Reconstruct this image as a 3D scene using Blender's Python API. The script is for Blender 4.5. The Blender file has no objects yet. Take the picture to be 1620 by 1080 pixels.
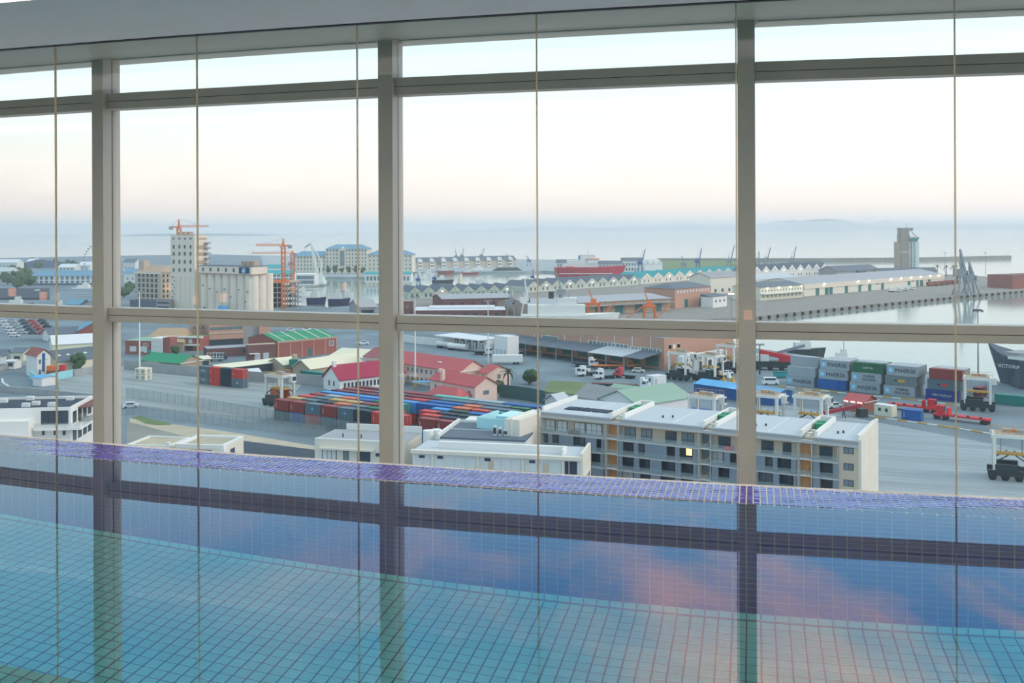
import bpy, bmesh, math, random
from math import pi, sin, cos, tan, atan2, hypot, radians
from mathutils import Vector, Matrix

random.seed(7)
SC = bpy.context.scene
COL = SC.collection

# ------------------------------------------------------------------ camera
F = 1620.0            # focal length in pixels of the 1620 wide frame
EYE = 1.30            # eye height over the pool water (z = 0)
ROLL = 0.0037
HZ = 360.0            # image row of the eye level
cam = bpy.data.cameras.new('camera')
cam.lens = 36.0; cam.sensor_width = 36.0; cam.sensor_fit = 'HORIZONTAL'
cam.shift_y = -(540.0 - HZ) / 1620.0
cam.clip_start = 0.05; cam.clip_end = 60000.0
camo = bpy.data.objects.new('camera', cam); COL.objects.link(camo)
camo.matrix_world = Matrix.Translation((0, 0, EYE)) @ Matrix.Rotation(pi/2, 4, 'X') @ Matrix.Rotation(-ROLL, 4, 'Z')
SC.camera = camo
SC.view_settings.view_transform = 'Standard'
SC.view_settings.look = 'None'
SC.view_settings.gamma = 1.0
SC.view_settings.use_curve_mapping = False
SC.view_settings.exposure = 0.35
cy = SC.cycles
cy.use_denoising = True
cy.max_bounces = 10; cy.diffuse_bounces = 4; cy.glossy_bounces = 5
cy.transmission_bounces = 6; cy.transparent_max_bounces = 24; cy.volume_bounces = 2
cy.caustics_reflective = True; cy.caustics_refractive = True
cy.sample_clamp_indirect = 6.0

# ------------------------------------------------------------------ sky (dusk gradient with high pink clouds)
W = bpy.data.worlds.new('dusk_sky'); SC.world = W; W.use_nodes = True
nt = W.node_tree; nt.nodes.clear()
def N(t, **kw):
    n = nt.nodes.new(t)
    for k, v in kw.items(): setattr(n, k, v)
    return n
def L(a, b): nt.links.new(a, b)
out = N('ShaderNodeOutputWorld'); bg = N('ShaderNodeBackground'); tc = N('ShaderNodeTexCoord')
sep = N('ShaderNodeSeparateXYZ'); L(tc.outputs['Generated'], sep.inputs[0])
ramp = N('ShaderNodeValToRGB'); L(sep.outputs['Z'], ramp.inputs[0])
SKY = [(0.000, (.82, .70, .65)), (.024, (.88, .77, .70)), (.055, (.90, .85, .77)), (.095, (.84, .89, .86)), (.160, (.71, .86, .90)),
       (.225, (.60, .92, 1.14)), (.275, (.36, .72, 1.14)), (.36, (.16, .48, .98)), (.55, (.56, .80, .94)), (1.0, (.74, .88, .92))]
el = ramp.color_ramp.elements
while len(el) < len(SKY): el.new(0.5)
for e, (p, c) in zip(el, SKY): e.position = p; e.color = (*c, 1)
# the sky glows a little more towards the evening sun (east of the frame)
glow = N('ShaderNodeMapRange'); L(sep.outputs['X'], glow.inputs[0])
glow.inputs[1].default_value = -.7; glow.inputs[2].default_value = .7
glow.inputs[3].default_value = .95; glow.inputs[4].default_value = 1.13
mulg = N('ShaderNodeVectorMath', operation='SCALE'); L(ramp.outputs[0], mulg.inputs[0]); L(glow.outputs[0], mulg.inputs['Scale'])
# clouds on a high flat layer: direction divided by its height
dv = N('ShaderNodeMath', operation='MAXIMUM'); L(sep.outputs['Z'], dv.inputs[0]); dv.inputs[1].default_value = .04
inv = N('ShaderNodeMath', operation='DIVIDE'); inv.inputs[0].default_value = 1.0; L(dv.outputs[0], inv.inputs[1])
pl = N('ShaderNodeVectorMath', operation='SCALE'); L(tc.outputs['Generated'], pl.inputs[0]); L(inv.outputs[0], pl.inputs['Scale'])
mp = N('ShaderNodeMapping'); L(pl.outputs[0], mp.inputs[0]); mp.inputs['Location'].default_value = (1.3, 2.2, 0); mp.inputs['Rotation'].default_value = (0, 0, .5); mp.inputs['Scale'].default_value = (1.0, .55, 1)
cn = N('ShaderNodeTexNoise'); L(mp.outputs[0], cn.inputs['Vector']); cn.inputs['Scale'].default_value = 1.15; cn.inputs['Detail'].default_value = 7; cn.inputs['Roughness'].default_value = .56; cn.inputs['Distortion'].default_value = .3
cr = N('ShaderNodeMapRange'); L(cn.outputs['Fac'], cr.inputs[0]); cr.inputs[1].default_value = .50; cr.inputs[2].default_value = .68
ch = N('ShaderNodeMapRange'); L(sep.outputs['Z'], ch.inputs[0]); ch.inputs[1].default_value = .20; ch.inputs[2].default_value = .27
cm = N('ShaderNodeMath', operation='MULTIPLY'); L(cr.outputs[0], cm.inputs[0]); L(ch.outputs[0], cm.inputs[1])
caz = N('ShaderNodeMapRange'); L(sep.outputs['X'], caz.inputs[0]); caz.inputs[1].default_value = -.28; caz.inputs[2].default_value = .22; caz.inputs[3].default_value = .12; caz.inputs[4].default_value = .9
cs = N('ShaderNodeMath', operation='MULTIPLY'); L(cm.outputs[0], cs.inputs[0]); L(caz.outputs[0], cs.inputs[1])
mixc = N('ShaderNodeMix', data_type='RGBA'); L(cs.outputs[0], mixc.inputs['Factor']); L(mulg.outputs[0], mixc.inputs['A']); mixc.inputs['B'].default_value = (1.75, 1.02, .86, 1)
L(mixc.outputs['Result'], bg.inputs['Color']); bg.inputs['Strength'].default_value = 1.0
L(bg.outputs[0], out.inputs['Surface'])

# low, broad evening sun off to the right and behind the windows' line
sun = bpy.data.lights.new('evening_sun', 'SUN'); sun.energy = 1.0; sun.angle = radians(25); sun.color = (1.0, .86, .74)
suno = bpy.data.objects.new('evening_sun', sun); COL.objects.link(suno)
suno.rotation_euler = Vector((-.80, .12, -.42)).to_track_quat('-Z', 'Y').to_euler()

# ------------------------------------------------------------------ picture -> place (ground lies DROP below the eye)
DROP = 52.0
GZ = EYE - DROP
def corr(u, y):
    dx = u - 810.0; dy = y - HZ
    return dx - ROLL*dy, dy + ROLL*dx
def P(u, y, h=0.0):
    """plan position of what shows at (u, y) if it lies h metres over the ground"""
    x, v = corr(u, y); Y = F*(DROP - h)/v
    return Vector((x*Y/F, Y))
def PD(u, y, Y):
    """point at depth Y"""
    x, v = corr(u, y)
    return Vector((x*Y/F, Y, EYE - v*Y/F))
def HT(y, u, Y):
    """height over the ground of picture row y at depth Y"""
    return PD(u, y, Y).z - GZ

# ------------------------------------------------------------------ materials
MATS = {}
def srgb(c):
    return tuple((v/12.92 if v <= .04045 else ((v+.055)/1.055)**2.4) for v in (x/255 for x in c))
def mat(name, rgb, rough=.6, metal=0.0, var=.12, scale=1.0, spec=.3, bump=0.0, emit=None, coord='Object'):
    if name in MATS: return MATS[name]
    m = bpy.data.materials.new(name); m.use_nodes = True; MATS[name] = m
    t = m.node_tree; b = t.nodes['Principled BSDF']
    c = srgb(rgb)
    b.inputs['Roughness'].default_value = rough; b.inputs['Metallic'].default_value = metal
    b.inputs['Specular IOR Level'].default_value = spec
    if emit:
        b.inputs['Emission Color'].default_value = (*srgb(rgb), 1); b.inputs['Emission Strength'].default_value = emit
    tcn = t.nodes.new('ShaderNodeTexCoord')
    no = t.nodes.new('ShaderNodeTexNoise'); no.inputs['Scale'].default_value = scale; no.inputs['Detail'].default_value = 5
    if coord == 'World':
        g = t.nodes.new('ShaderNodeNewGeometry'); t.links.new(g.outputs['Position'], no.inputs['Vector'])
    else:
        t.links.new(tcn.outputs[coord], no.inputs['Vector'])
    oi = t.nodes.new('ShaderNodeObjectInfo')
    mr = t.nodes.new('ShaderNodeMapRange'); t.links.new(no.outputs['Fac'], mr.inputs[0])
    mr.inputs[1].default_value = .3; mr.inputs[2].default_value = .7; mr.inputs[3].default_value = 1-var; mr.inputs[4].default_value = 1+var
    rn = t.nodes.new('ShaderNodeMapRange'); t.links.new(oi.outputs['Random'], rn.inputs[0]); rn.inputs[3].default_value = 1-var*.5; rn.inputs[4].default_value = 1+var*.5
    mu = t.nodes.new('ShaderNodeMath'); mu.operation = 'MULTIPLY'; t.links.new(mr.outputs[0], mu.inputs[0]); t.links.new(rn.outputs[0], mu.inputs[1])
    vs = t.nodes.new('ShaderNodeVectorMath'); vs.operation = 'SCALE'; vs.inputs[0].default_value = c; t.links.new(mu.outputs[0], vs.inputs['Scale'])
    t.links.new(vs.outputs[0], b.inputs['Base Color'])
    if bump:
        bp = t.nodes.new('ShaderNodeBump'); bp.inputs['Strength'].default_value = bump; bp.inputs['Distance'].default_value = .02
        t.links.new(no.outputs['Fac'], bp.inputs['Height']); t.links.new(bp.outputs[0], b.inputs['Normal'])
    return m

def stripes(name, rgb, rgb2, axis=0, period=.4, rough=.6, var=.1, width=.5, spec=.3):
    """sheet with ribs or boards along the object's own axis"""
    if name in MATS: return MATS[name]
    m = mat(name, rgb, rough, var=var, spec=spec); t = m.node_tree; b = t.nodes['Principled BSDF']
    src = b.inputs['Base Color'].links[0].from_socket
    g = t.nodes.new('ShaderNodeNewGeometry')
    tr = t.nodes.new('ShaderNodeVectorTransform'); tr.vector_type = 'POINT'; tr.convert_from = 'WORLD'; tr.convert_to = 'OBJECT'
    oi = t.nodes.new('ShaderNodeTexCoord')
    s = t.nodes.new('ShaderNodeSeparateXYZ'); t.links.new(oi.outputs['Object'], s.inputs[0])
    d = t.nodes.new('ShaderNodeMath'); d.operation = 'MODULO'; t.links.new(s.outputs[axis], d.inputs[0]); d.inputs[1].default_value = period
    ab = t.nodes.new('ShaderNodeMath'); ab.operation = 'ABSOLUTE'; t.links.new(d.outputs[0], ab.inputs[0])
    c = t.nodes.new('ShaderNodeMath'); c.operation = 'GREATER_THAN'; t.links.new(ab.outputs[0], c.inputs[0]); c.inputs[1].default_value = period*width
    mx = t.nodes.new('ShaderNodeMix'); mx.data_type = 'RGBA'; t.links.new(c.outputs[0], mx.inputs['Factor']); t.links.new(src, mx.inputs['A']); mx.inputs['B'].default_value = (*srgb(rgb2), 1)
    t.links.new(mx.outputs['Result'], b.inputs['Base Color'])
    return m

# ------------------------------------------------------------------ mesh helpers
class MB:
    def __init__(s): s.v = []; s.f = []
    def quad(s, a, b, c, d):
        i = len(s.v); s.v += [tuple(a), tuple(b), tuple(c), tuple(d)]; s.f.append((i, i+1, i+2, i+3))
    def poly(s, pts):
        i = len(s.v); s.v += [tuple(p) for p in pts]; s.f.append(tuple(range(i, i+len(pts))))
    def box(s, x0, x1, y0, y1, z0, z1):
        i = len(s.v)
        s.v += [(x0,y0,z0),(x1,y0,z0),(x1,y1,z0),(x0,y1,z0),(x0,y0,z1),(x1,y0,z1),(x1,y1,z1),(x0,y1,z1)]
        s.f += [(i,i+3,i+2,i+1),(i+4,i+5,i+6,i+7),(i,i+1,i+5,i+4),(i+1,i+2,i+6,i+5),(i+2,i+3,i+7,i+6),(i+3,i,i+4,i+7)]
    def prism(s, pts, z0, z1):
        n = len(pts); i = len(s.v)
        s.v += [(p[0], p[1], z0) for p in pts] + [(p[0], p[1], z1) for p in pts]
        s.f.append(tuple(i+n-1-k for k in range(n))); s.f.append(tuple(i+n+k for k in range(n)))
        for k in range(n):
            k2 = (k+1) % n; s.f.append((i+k, i+k2, i+n+k2, i+n+k))
    def bar(s, a, b, w, w2=None):
        """square bar from a to b"""
        a = Vector(a); b = Vector(b); d = (b-a).normalized(); up = Vector((0,0,1)) if abs(d.z) < .95 else Vector((1,0,0))
        x = d.cross(up).normalized(); y = x.cross(d).normalized(); w2 = w if w2 is None else w2
        i = len(s.v)
        for p, ww in ((a, w), (b, w2)):
            for sx, sy in ((-1,-1),(1,-1),(1,1),(-1,1)): s.v.append(tuple(p + x*sx*ww/2 + y*sy*ww/2))
        s.f += [(i,i+1,i+2,i+3),(i+7,i+6,i+5,i+4)] + [(i+k, i+4+k, i+4+(k+1)%4, i+(k+1)%4) for k in range(4)]
    def cyl(s, a, b, r, r2=None, n=12):
        a = Vector(a); b = Vector(b); d = (b-a).normalized(); up = Vector((0,0,1)) if abs(d.z) < .95 else Vector((1,0,0))
        x = d.cross(up).normalized(); y = x.cross(d).normalized(); r2 = r if r2 is None else r2
        i = len(s.v)
        for p, rr in ((a, r), (b, r2)):
            for k in range(n): s.v.append(tuple(p + x*rr*cos(2*pi*k/n) + y*rr*sin(2*pi*k/n)))
        s.f += [tuple(i+k for k in range(n)), tuple(i+2*n-1-k for k in range(n))]
        s.f += [(i+k, i+n+k, i+n+(k+1)%n, i+(k+1)%n) for k in range(n)]
    def mesh(s, name):
        me = bpy.data.meshes.new(name); me.from_pydata(s.v, [], s.f); 
        bm = bmesh.new(); bm.from_mesh(me); bmesh.ops.recalc_face_normals(bm, faces=bm.faces); bm.to_mesh(me); bm.free()
        return me
    def build(s, name, m, parent=None, loc=(0,0,0), rz=0.0, smooth=False):
        me = s.mesh(name); me.materials.append(m)
        if smooth:
            for p in me.polygons: p.use_smooth = True
        return place(name, me, parent, loc, rz)
def place(name, me, parent=None, loc=(0,0,0), rz=0.0, scale=(1,1,1), rot=None):
    o = bpy.data.objects.new(name, me); COL.objects.link(o); o.parent = parent
    o.location = loc; o.scale = scale; o.rotation_euler = rot if rot else (0, 0, rz)
    return o
def empty(name, loc=(0,0,0), rz=0.0, parent=None):
    o = bpy.data.objects.new(name, None); COL.objects.link(o); o.location = loc; o.rotation_euler = (0,0,rz); o.parent = parent
    o.empty_display_size = .1
    return o
def tag(o, label=None, cat=None, group=None, kind=None):
    if label: o['label'] = label
    if cat: o['category'] = cat
    if group: o['group'] = group
    if kind: o['kind'] = kind
    return o
UNIT = {}
def unit(shape, m):
    k = (shape, m.name)
    if k in UNIT: return UNIT[k]
    b = MB()
    if shape == 'box': b.box(-.5,.5,-.5,.5,0,1)
    elif shape == 'gable':      # ridge along x
        b.v += [(-.5,-.5,0),(.5,-.5,0),(.5,.5,0),(-.5,.5,0),(-.5,0,1),(.5,0,1)]
        b.f += [(0,3,2,1),(0,1,5,4),(2,3,4,5),(1,2,5),(3,0,4)]
    elif shape == 'gabley':     # ridge along y
        b.v += [(-.5,-.5,0),(.5,-.5,0),(.5,.5,0),(-.5,.5,0),(0,-.5,1),(0,.5,1)]
        b.f += [(0,3,2,1),(1,2,5,4),(3,0,4,5),(0,1,4),(2,3,5)]
    elif shape in ('gableroof', 'gableyroof'):   # open sheet roof, no end walls
        for sg in (-1, 1):
            q = [(-.5, sg*.5, 0), (.5, sg*.5, 0), (.5, 0, 1), (-.5, 0, 1), (-.5, sg*.5, -.07), (.5, sg*.5, -.07), (.5, 0, .93), (-.5, 0, .93)]
            if shape == 'gableyroof': q = [(y_, x_, z_) for x_, y_, z_ in q]
            i = len(b.v); b.v += q; b.f += [(i,i+1,i+2,i+3),(i+7,i+6,i+5,i+4),(i,i+4,i+5,i+1),(i+1,i+5,i+6,i+2),(i+2,i+6,i+7,i+3),(i+3,i+7,i+4,i)]
    elif shape == 'hip':        # ridge along x
        b.v += [(-.5,-.5,0),(.5,-.5,0),(.5,.5,0),(-.5,.5,0),(-.3,0,1),(.3,0,1)]
        b.f += [(0,3,2,1),(0,1,5,4),(2,3,4,5),(1,2,5),(3,0,4)]
    elif shape == 'shed':       # high at the back
        b.v += [(-.5,-.5,0),(.5,-.5,0),(.5,.5,0),(-.5,.5,0),(-.5,.5,1),(.5,.5,1)]
        b.f += [(0,3,2,1),(0,1,5,4),(2,3,4,5),(1,2,5),(3,0,4)]
    elif shape == 'cyl': b.cyl((0,0,0),(0,0,1),.5,n=14)
    elif shape == 'cyly': b.cyl((0,-.5,0),(0,.5,0),.5,n=14)
    elif shape == 'ball':
        bm = bmesh.new(); bmesh.ops.create_icosphere(bm, subdivisions=2, radius=.5)
        me = bpy.data.meshes.new('ball'); bm.to_mesh(me); bm.free(); me.materials.append(m); UNIT[k] = me; return me
    me = b.mesh(shape); me.materials.append(m); UNIT[k] = me
    return me
def B(name, par, x, y, z, sx, sy, sz, m, rz=0.0, shape='box', rot=None):
    return place(name, unit(shape, m), par, (x, y, z), rz, (sx, sy, sz), rot)
FONTS = {}
def sub(child, part):
    """hang a piece on a part of the same thing"""
    child.parent = part; child.matrix_parent_inverse = part.matrix_basis.inverted(); return child
def text(name, par, body, loc, size, m, rot=(pi/2, 0, 0), xs=1.0):
    k = (body, m.name)
    if k not in FONTS:
        c = bpy.data.curves.new('lettering', 'FONT'); c.body = body; c.align_x = 'CENTER'; c.align_y = 'CENTER'; c.extrude = .01; c.resolution_u = 2
        tmp = bpy.data.objects.new('tmp', c); me = bpy.data.meshes.new_from_object(tmp); me.materials.clear(); me.materials.append(m)
        bpy.data.objects.remove(tmp); FONTS[k] = me
    o = bpy.data.objects.new(name, FONTS[k]); COL.objects.link(o); o.parent = par; o.location = loc; o.rotation_euler = rot; o.scale = (size*xs, size, 1)
    return o
# ================================================================== the pool hall (curved window front round one far centre)
CX, CY, RW = 10.119, 42.972, 38.8705        # RW: line of the frameless glass; t grows into the hall
RO = RW - 1.25                               # line of the framed outer windows
PH0, PH1 = -.64, .06
TILE = .0642
def pol(r, ph, z=0.0): return (CX + r*sin(ph), CY - r*cos(ph), z)
def arc(b, prof, p0=PH0, p1=PH1, n=48, caps=True):
    """sweep a closed (r, z) outline round the centre"""
    m = len(prof); i = len(b.v)
    for k in range(n+1):
        ph = p0 + (p1-p0)*k/n
        for r, z in prof: b.v.append(pol(r, ph, z))
    for k in range(n):
        for j in range(m):
            j2 = (j+1) % m
            b.f.append((i+k*m+j, i+k*m+j2, i+(k+1)*m+j2, i+(k+1)*m+j))
    if caps:
        b.f.append(tuple(i+j for j in range(m))); b.f.append(tuple(i+n*m+m-1-j for j in range(m)))
def rect(r0, r1, z0, z1): return [(r0, z0), (r1, z0), (r1, z1), (r0, z1)]
def arcobj(name, prof, m, parent=None, p0=PH0, p1=PH1, n=48):
    b = MB(); arc(b, prof, p0, p1, n); return b.build(name, m, parent)

M_ceil = mat('ceiling_paint', (246, 244, 250), .8, var=.02)
M_plaster = mat('hall_plaster', (206, 202, 196), .8, var=.04)
M_soffit = mat('soffit_metal', (176, 186, 178), .45, metal=.1, var=.03)
M_alu = mat('frame_aluminium', (196, 194, 186), .36, metal=.0, var=.04, scale=3)
M_aludark = mat('frame_groove', (70, 66, 60), .5, var=.05)
M_seal = mat('glass_joint_silicone', (206, 190, 160), .35, var=.05)
M_gap_lantern = mat('gap_shade_lantern_dark', (38, 38, 44), .5)
M_deck = mat('pool_deck_stone', (170, 160, 148), .5, var=.1, scale=2)
M_aqua = mat('aqua_tile', (122, 204, 206), .25, var=.10, scale=.6, spec=.5, coord='World')
M_navy = mat('navy_tile', (34, 42, 122), .2, var=.2, scale=2, spec=.5, coord='World')
M_grout_d = mat('pool_grout', (52, 72, 74), .7)
M_grout_w = mat('wall_grout', (96, 116, 136), .7)
M_mosaic = mat('violet_mosaic', (84, 76, 156), .09, var=.5, scale=22, spec=.6, coord='World')
M_grout_l = mat('ledge_grout', (222, 212, 204), .7)
M_led = mat('cove_light_panel', (255, 246, 232), .5, emit=5.0, var=0)
M_poolfill = mat('pool_fill_lens', (235, 250, 255), .3, emit=90.0, var=0)

def glassmat(name, ior, tint, rough=0.0):
    m = bpy.data.materials.new(name); m.use_nodes = True; t = m.node_tree; t.nodes.clear()
    o = t.nodes.new('ShaderNodeOutputMaterial'); mx = t.nodes.new('ShaderNodeMixShader')
    tr = t.nodes.new('ShaderNodeBsdfTransparent'); tr.inputs[0].default_value = (*tint, 1)
    gl = t.nodes.new('ShaderNodeBsdfGlossy'); gl.inputs['Roughness'].default_value = rough
    fr = t.nodes.new('ShaderNodeFresnel')
    ge = t.nodes.new('ShaderNodeNewGeometry'); mr = t.nodes.new('ShaderNodeMapRange'); t.links.new(ge.outputs['Backfacing'], mr.inputs[0]); mr.inputs[3].default_value = ior; mr.inputs[4].default_value = 1/ior; t.links.new(mr.outputs[0], fr.inputs['IOR'])   # both faces of the sheet mirror alike
    t.links.new(fr.outputs[0], mx.inputs[0]); t.links.new(tr.outputs[0], mx.inputs[1]); t.links.new(gl.outputs[0], mx.inputs[2]); t.links.new(mx.outputs[0], o.inputs[0])
    return m
M_glass = glassmat('window_glass', 1.25, (.995, 1.0, .998))
M_glass2 = glassmat('frameless_glass', 1.25, (.995, 1.0, .998))

# water: clear, gently moving, mirror-like towards the windows
M_water = bpy.data.materials.new('pool_water_clear'); M_water.use_nodes = True
t = M_water.node_tree; t.nodes.clear()
wo = t.nodes.new('ShaderNodeOutputMaterial'); wm = t.nodes.new('ShaderNodeMixShader')
wr = t.nodes.new('ShaderNodeBsdfRefraction'); wr.inputs['IOR'].default_value = 1.333; wr.inputs['Roughness'].default_value = 0; wr.inputs['Color'].default_value = (.93, .985, .985, 1)
wg = t.nodes.new('ShaderNodeBsdfGlossy'); wg.inputs['Roughness'].default_value = .012
wf = t.nodes.new('ShaderNodeFresnel'); wf.inputs['IOR'].default_value = 2.1
wn = t.nodes.new('ShaderNodeTexNoise'); wn.inputs['Scale'].default_value = 1.6; wn.inputs['Detail'].default_value = 2
wc = t.nodes.new('ShaderNodeTexCoord'); t.links.new(wc.outputs['Object'], wn.inputs['Vector'])
wb = t.nodes.new('ShaderNodeBump'); wb.inputs['Strength'].default_value = .022; wb.inputs['Distance'].default_value = .01
t.links.new(wn.outputs['Fac'], wb.inputs['Height'])
for n_ in (wr, wg, wf): t.links.new(wb.outputs[0], n_.inputs['Normal'])
t.links.new(wf.outputs[0], wm.inputs[0]); t.links.new(wr.outputs[0], wm.inputs[1]); t.links.new(wg.outputs[0], wm.inputs[2]); t.links.new(wm.outputs[0], wo.inputs[0])

DEPTH = 1.49; LEDGE = .34; POOLIN = 3.9
pool = tag(empty('swimming_pool', pol(RW+2, -.27, -DEPTH)), 'tiled infinity pool with navy wall, aqua floor and violet mosaic rim', 'swimming pool', kind='structure')
def inpool(o): o.parent = pool; o.matrix_parent_inverse = pool.matrix_world.inverted(); return o
bpy.context.view_layer.update()
S0, S1 = -17.5, -3.5                        # stretch with separate tiles (arc length at RW)
# floor bed and tiles
fl = arcobj('pool_floor', rect(RW+LEDGE-.3, RW+POOLIN+.3, -DEPTH-.3, -DEPTH-.004), M_grout_d); inpool(fl)
def tile_mesh(name, m, w, h, th=.004, bev=.0025):
    b = MB(); b.v += [(-w/2,-h/2,0),(w/2,-h/2,0),(w/2,h/2,0),(-w/2,h/2,0),(-w/2+bev,-h/2+bev,th),(w/2-bev,-h/2+bev,th),(w/2-bev,h/2-bev,th),(-w/2+bev,h/2-bev,th)]
    b.f += [(4,5,6,7),(0,1,5,4),(1,2,6,5),(2,3,7,6),(3,0,4,7)]
    me = b.mesh(name); me.materials.append(m); return me
GAP = .0048
ft = tile_mesh('tile', M_aqua, TILE-GAP, TILE-GAP)
wt = tile_mesh('tile', M_navy, TILE-GAP*.8, TILE-GAP*.8)
wa = tile_mesh('tile', M_aqua, TILE-GAP*.8, TILE-GAP*.8)
def add_inst(b, me, M):
    i = len(b.v)
    b.v += [tuple(M @ v.co) for v in me.vertices]
    b.f += [tuple(i+k for k in p.vertices) for p in me.polygons]
cols = [S0 + k*TILE for k in range(int((S1-S0)/TILE))]
rows = int((POOLIN-LEDGE)/TILE)
cand = []
for s in cols:
    for r in range(rows):
        tt = LEDGE + (r+.5)*TILE
        # equal widths per row; the fan of the curve goes into the joints
        x, y, _ = pol(RW+tt, (s+TILE/2)/RW)
        cand.append((x, y, s, tt))
# the single tiles that show largest: nearest the hall side, within the frame
def fpix(x, y):   # where a floor tile shows (through the water)
    d = hypot(x, y); a = .36
    for _ in range(12):
        w_ = math.acos(min(1, cos(a)/1.333)); a += ((EYE/tan(a) + DEPTH/tan(w_)) - d)*.05
    return 810 + F*x/y, HZ + F*tan(a)*d/y
scored = []
for c in cand:
    u, v = fpix(c[0], c[1])
    if -20 < u < 1640 and 780 < v < 1084: scored.append((v, c))
scored.sort(key=lambda q: -q[0])
single = set(id(c) for v, c in scored[:300])
rest = MB()
for c in cand:
    x, y, s, tt = c; M = Matrix.Translation((x, y, -DEPTH-.004)) @ Matrix.Rotation((s+TILE/2)/RW, 4, 'Z')
    if id(c) in single:
        o = place('tile', ft); o.parent = fl; o.matrix_basis = M
    else: add_inst(rest, ft, M)
o = rest.build('tile_field', M_aqua); o['kind'] = 'stuff'; o.parent = fl
# far wall: navy tiles, one aqua row at its foot
wl = arcobj('pool_wall', rect(RW+LEDGE-.25, RW+LEDGE-.002, -DEPTH-.2, -.003), M_grout_w); inpool(wl)
inner = arcobj('pool_side', rect(RW+POOLIN, RW+POOLIN+.3, -DEPTH-.2, .10), M_aqua); inpool(inner)
for nm, ph in (('pool_end', PH0), ('pool_end', PH1)):
    o = arcobj(nm, rect(RW+LEDGE-.25, RW+POOLIN+.3, -DEPTH-.2, .1), M_aqua, p0=ph, p1=ph+(.004 if ph < 0 else -.004), n=1); inpool(o)
nrow = int(DEPTH/TILE)
wrest = MB(); arest = MB(); nsing = 0
NAVY0 = -.004
for s in reversed(cols):
    ph = (s+TILE/2)/RW
    for r in range(nrow+1):
        zc = NAVY0 - (r+.5)*TILE
        if zc - TILE/2 < -DEPTH-.03: continue
        me = wa if r >= nrow-1 else wt
        x, y, _ = pol(RW+LEDGE-.004, ph)
        M = Matrix.Translation((x, y, zc)) @ Matrix.Rotation(ph, 4, 'Z') @ Matrix.Rotation(pi/2, 4, 'X')
        u = 810 + F*x/y
        if me is wt and nsing < 300 and -5 < u < 1625:
            o = place('tile', me); o.parent = wl; o.matrix_basis = M; nsing += 1
        else: add_inst(wrest if me is wt else arest, me, M)
for b, m in ((wrest, M_navy), (arest, M_aqua)):
    o = b.build('tile_field', m); o['kind'] = 'stuff'; o.parent = wl
# overflow ledge with violet mosaic; the water film covers its lowest stretches
def ledge_h(s, tt):
    h = .0052 + .0015*sin(s*1.7) - .009*(tt/LEDGE)*max(0, min(1, (s+9.2)/1.6)) + .0012*sin(s*9.3+tt*40)*.6
    h -= .0115*max(0, min(1, (-12.5-s)/1.1)) * (.55 + .45*tt/LEDGE)
    return h
lg = MB(); n = 480
for k in range(n):
    pa, pb = PH0+(PH1-PH0)*k/n, PH0+(PH1-PH0)*(k+1)/n
    for q in range(4):
        ta, tb = LEDGE*q/4, LEDGE*(q+1)/4
        lg.quad(pol(RW+ta, pa, ledge_h(pa*RW, ta)-.0030), pol(RW+ta, pb, ledge_h(pb*RW, ta)-.0030), pol(RW+tb, pb, ledge_h(pb*RW, tb)-.0030), pol(RW+tb, pa, ledge_h(pa*RW, tb)-.0030))
for k in range(n):
    pa, pb = PH0+(PH1-PH0)*k/n, PH0+(PH1-PH0)*(k+1)/n
    lg.quad(pol(RW+LEDGE, pa, ledge_h(pa*RW, LEDGE)-.0030), pol(RW+LEDGE, pb, ledge_h(pb*RW, LEDGE)-.0030), pol(RW+LEDGE, pb, -.03), pol(RW+LEDGE, pa, -.03))
arc(lg, [(RW-.02, -.6), (RW, -.6), (RW, .002), (RW-.02, .002)])
led = lg.build('ledge', M_grout_l); inpool(led)
MT = TILE/2; mo = MB(); mg = .0046
for k in range(int((S1-S0)/MT)):
    s = S0 + k*MT
    for r in range(11):
        tt = LEDGE - (r+.5)*LEDGE/10.6
        if tt < .008: continue
        c = []
        th_ = LEDGE/10.6
        jz = random.uniform(-.0004, .0004); jx = random.uniform(-.0006, .0006)
        for ds, dt in ((mg*.72, -th_/2+mg*.6), (MT-mg*.72, -th_/2+mg*.6), (MT-mg*.72, th_/2-mg*.6), (mg*.72, th_/2-mg*.6)):
            c.append(pol(RW+tt+dt, (s+ds)/RW, ledge_h(s+MT/2, tt) - .0001 + jz + jx*(1 if ds > MT/2 else -1)))
        mo.poly(c)
        lo = [(p[0], p[1], p[2]-.0034) for p in c]
        for a_ in range(4): mo.quad(c[a_], c[(a_+1) % 4], lo[(a_+1) % 4], lo[a_])
o = mo.build('mosaic', M_mosaic); o['kind'] = 'stuff'; o.parent = led
# water
wb_ = MB(); nn = 60
for k in range(nn):
    pa, pb = PH0+.005+(PH1-PH0-.01)*k/nn, PH0+.005+(PH1-PH0-.01)*(k+1)/nn
    wb_.quad(pol(RW+.001, pa), pol(RW+.001, pb), pol(RW+POOLIN, pb), pol(RW+POOLIN, pa))
me = wb_.mesh('pool_water')
bm = bmesh.new(); bm.from_mesh(me); bmesh.ops.remove_doubles(bm, verts=bm.verts, dist=1e-4); bmesh.ops.recalc_face_normals(bm, faces=bm.faces)
if bm.faces[:][0].normal.z < 0: bmesh.ops.reverse_faces(bm, faces=bm.faces)
bm.to_mesh(me); bm.free(); me.materials.append(M_water)
tag(place('pool_water', me), 'still clear pool water mirroring the evening sky', 'water', kind='stuff')
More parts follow.
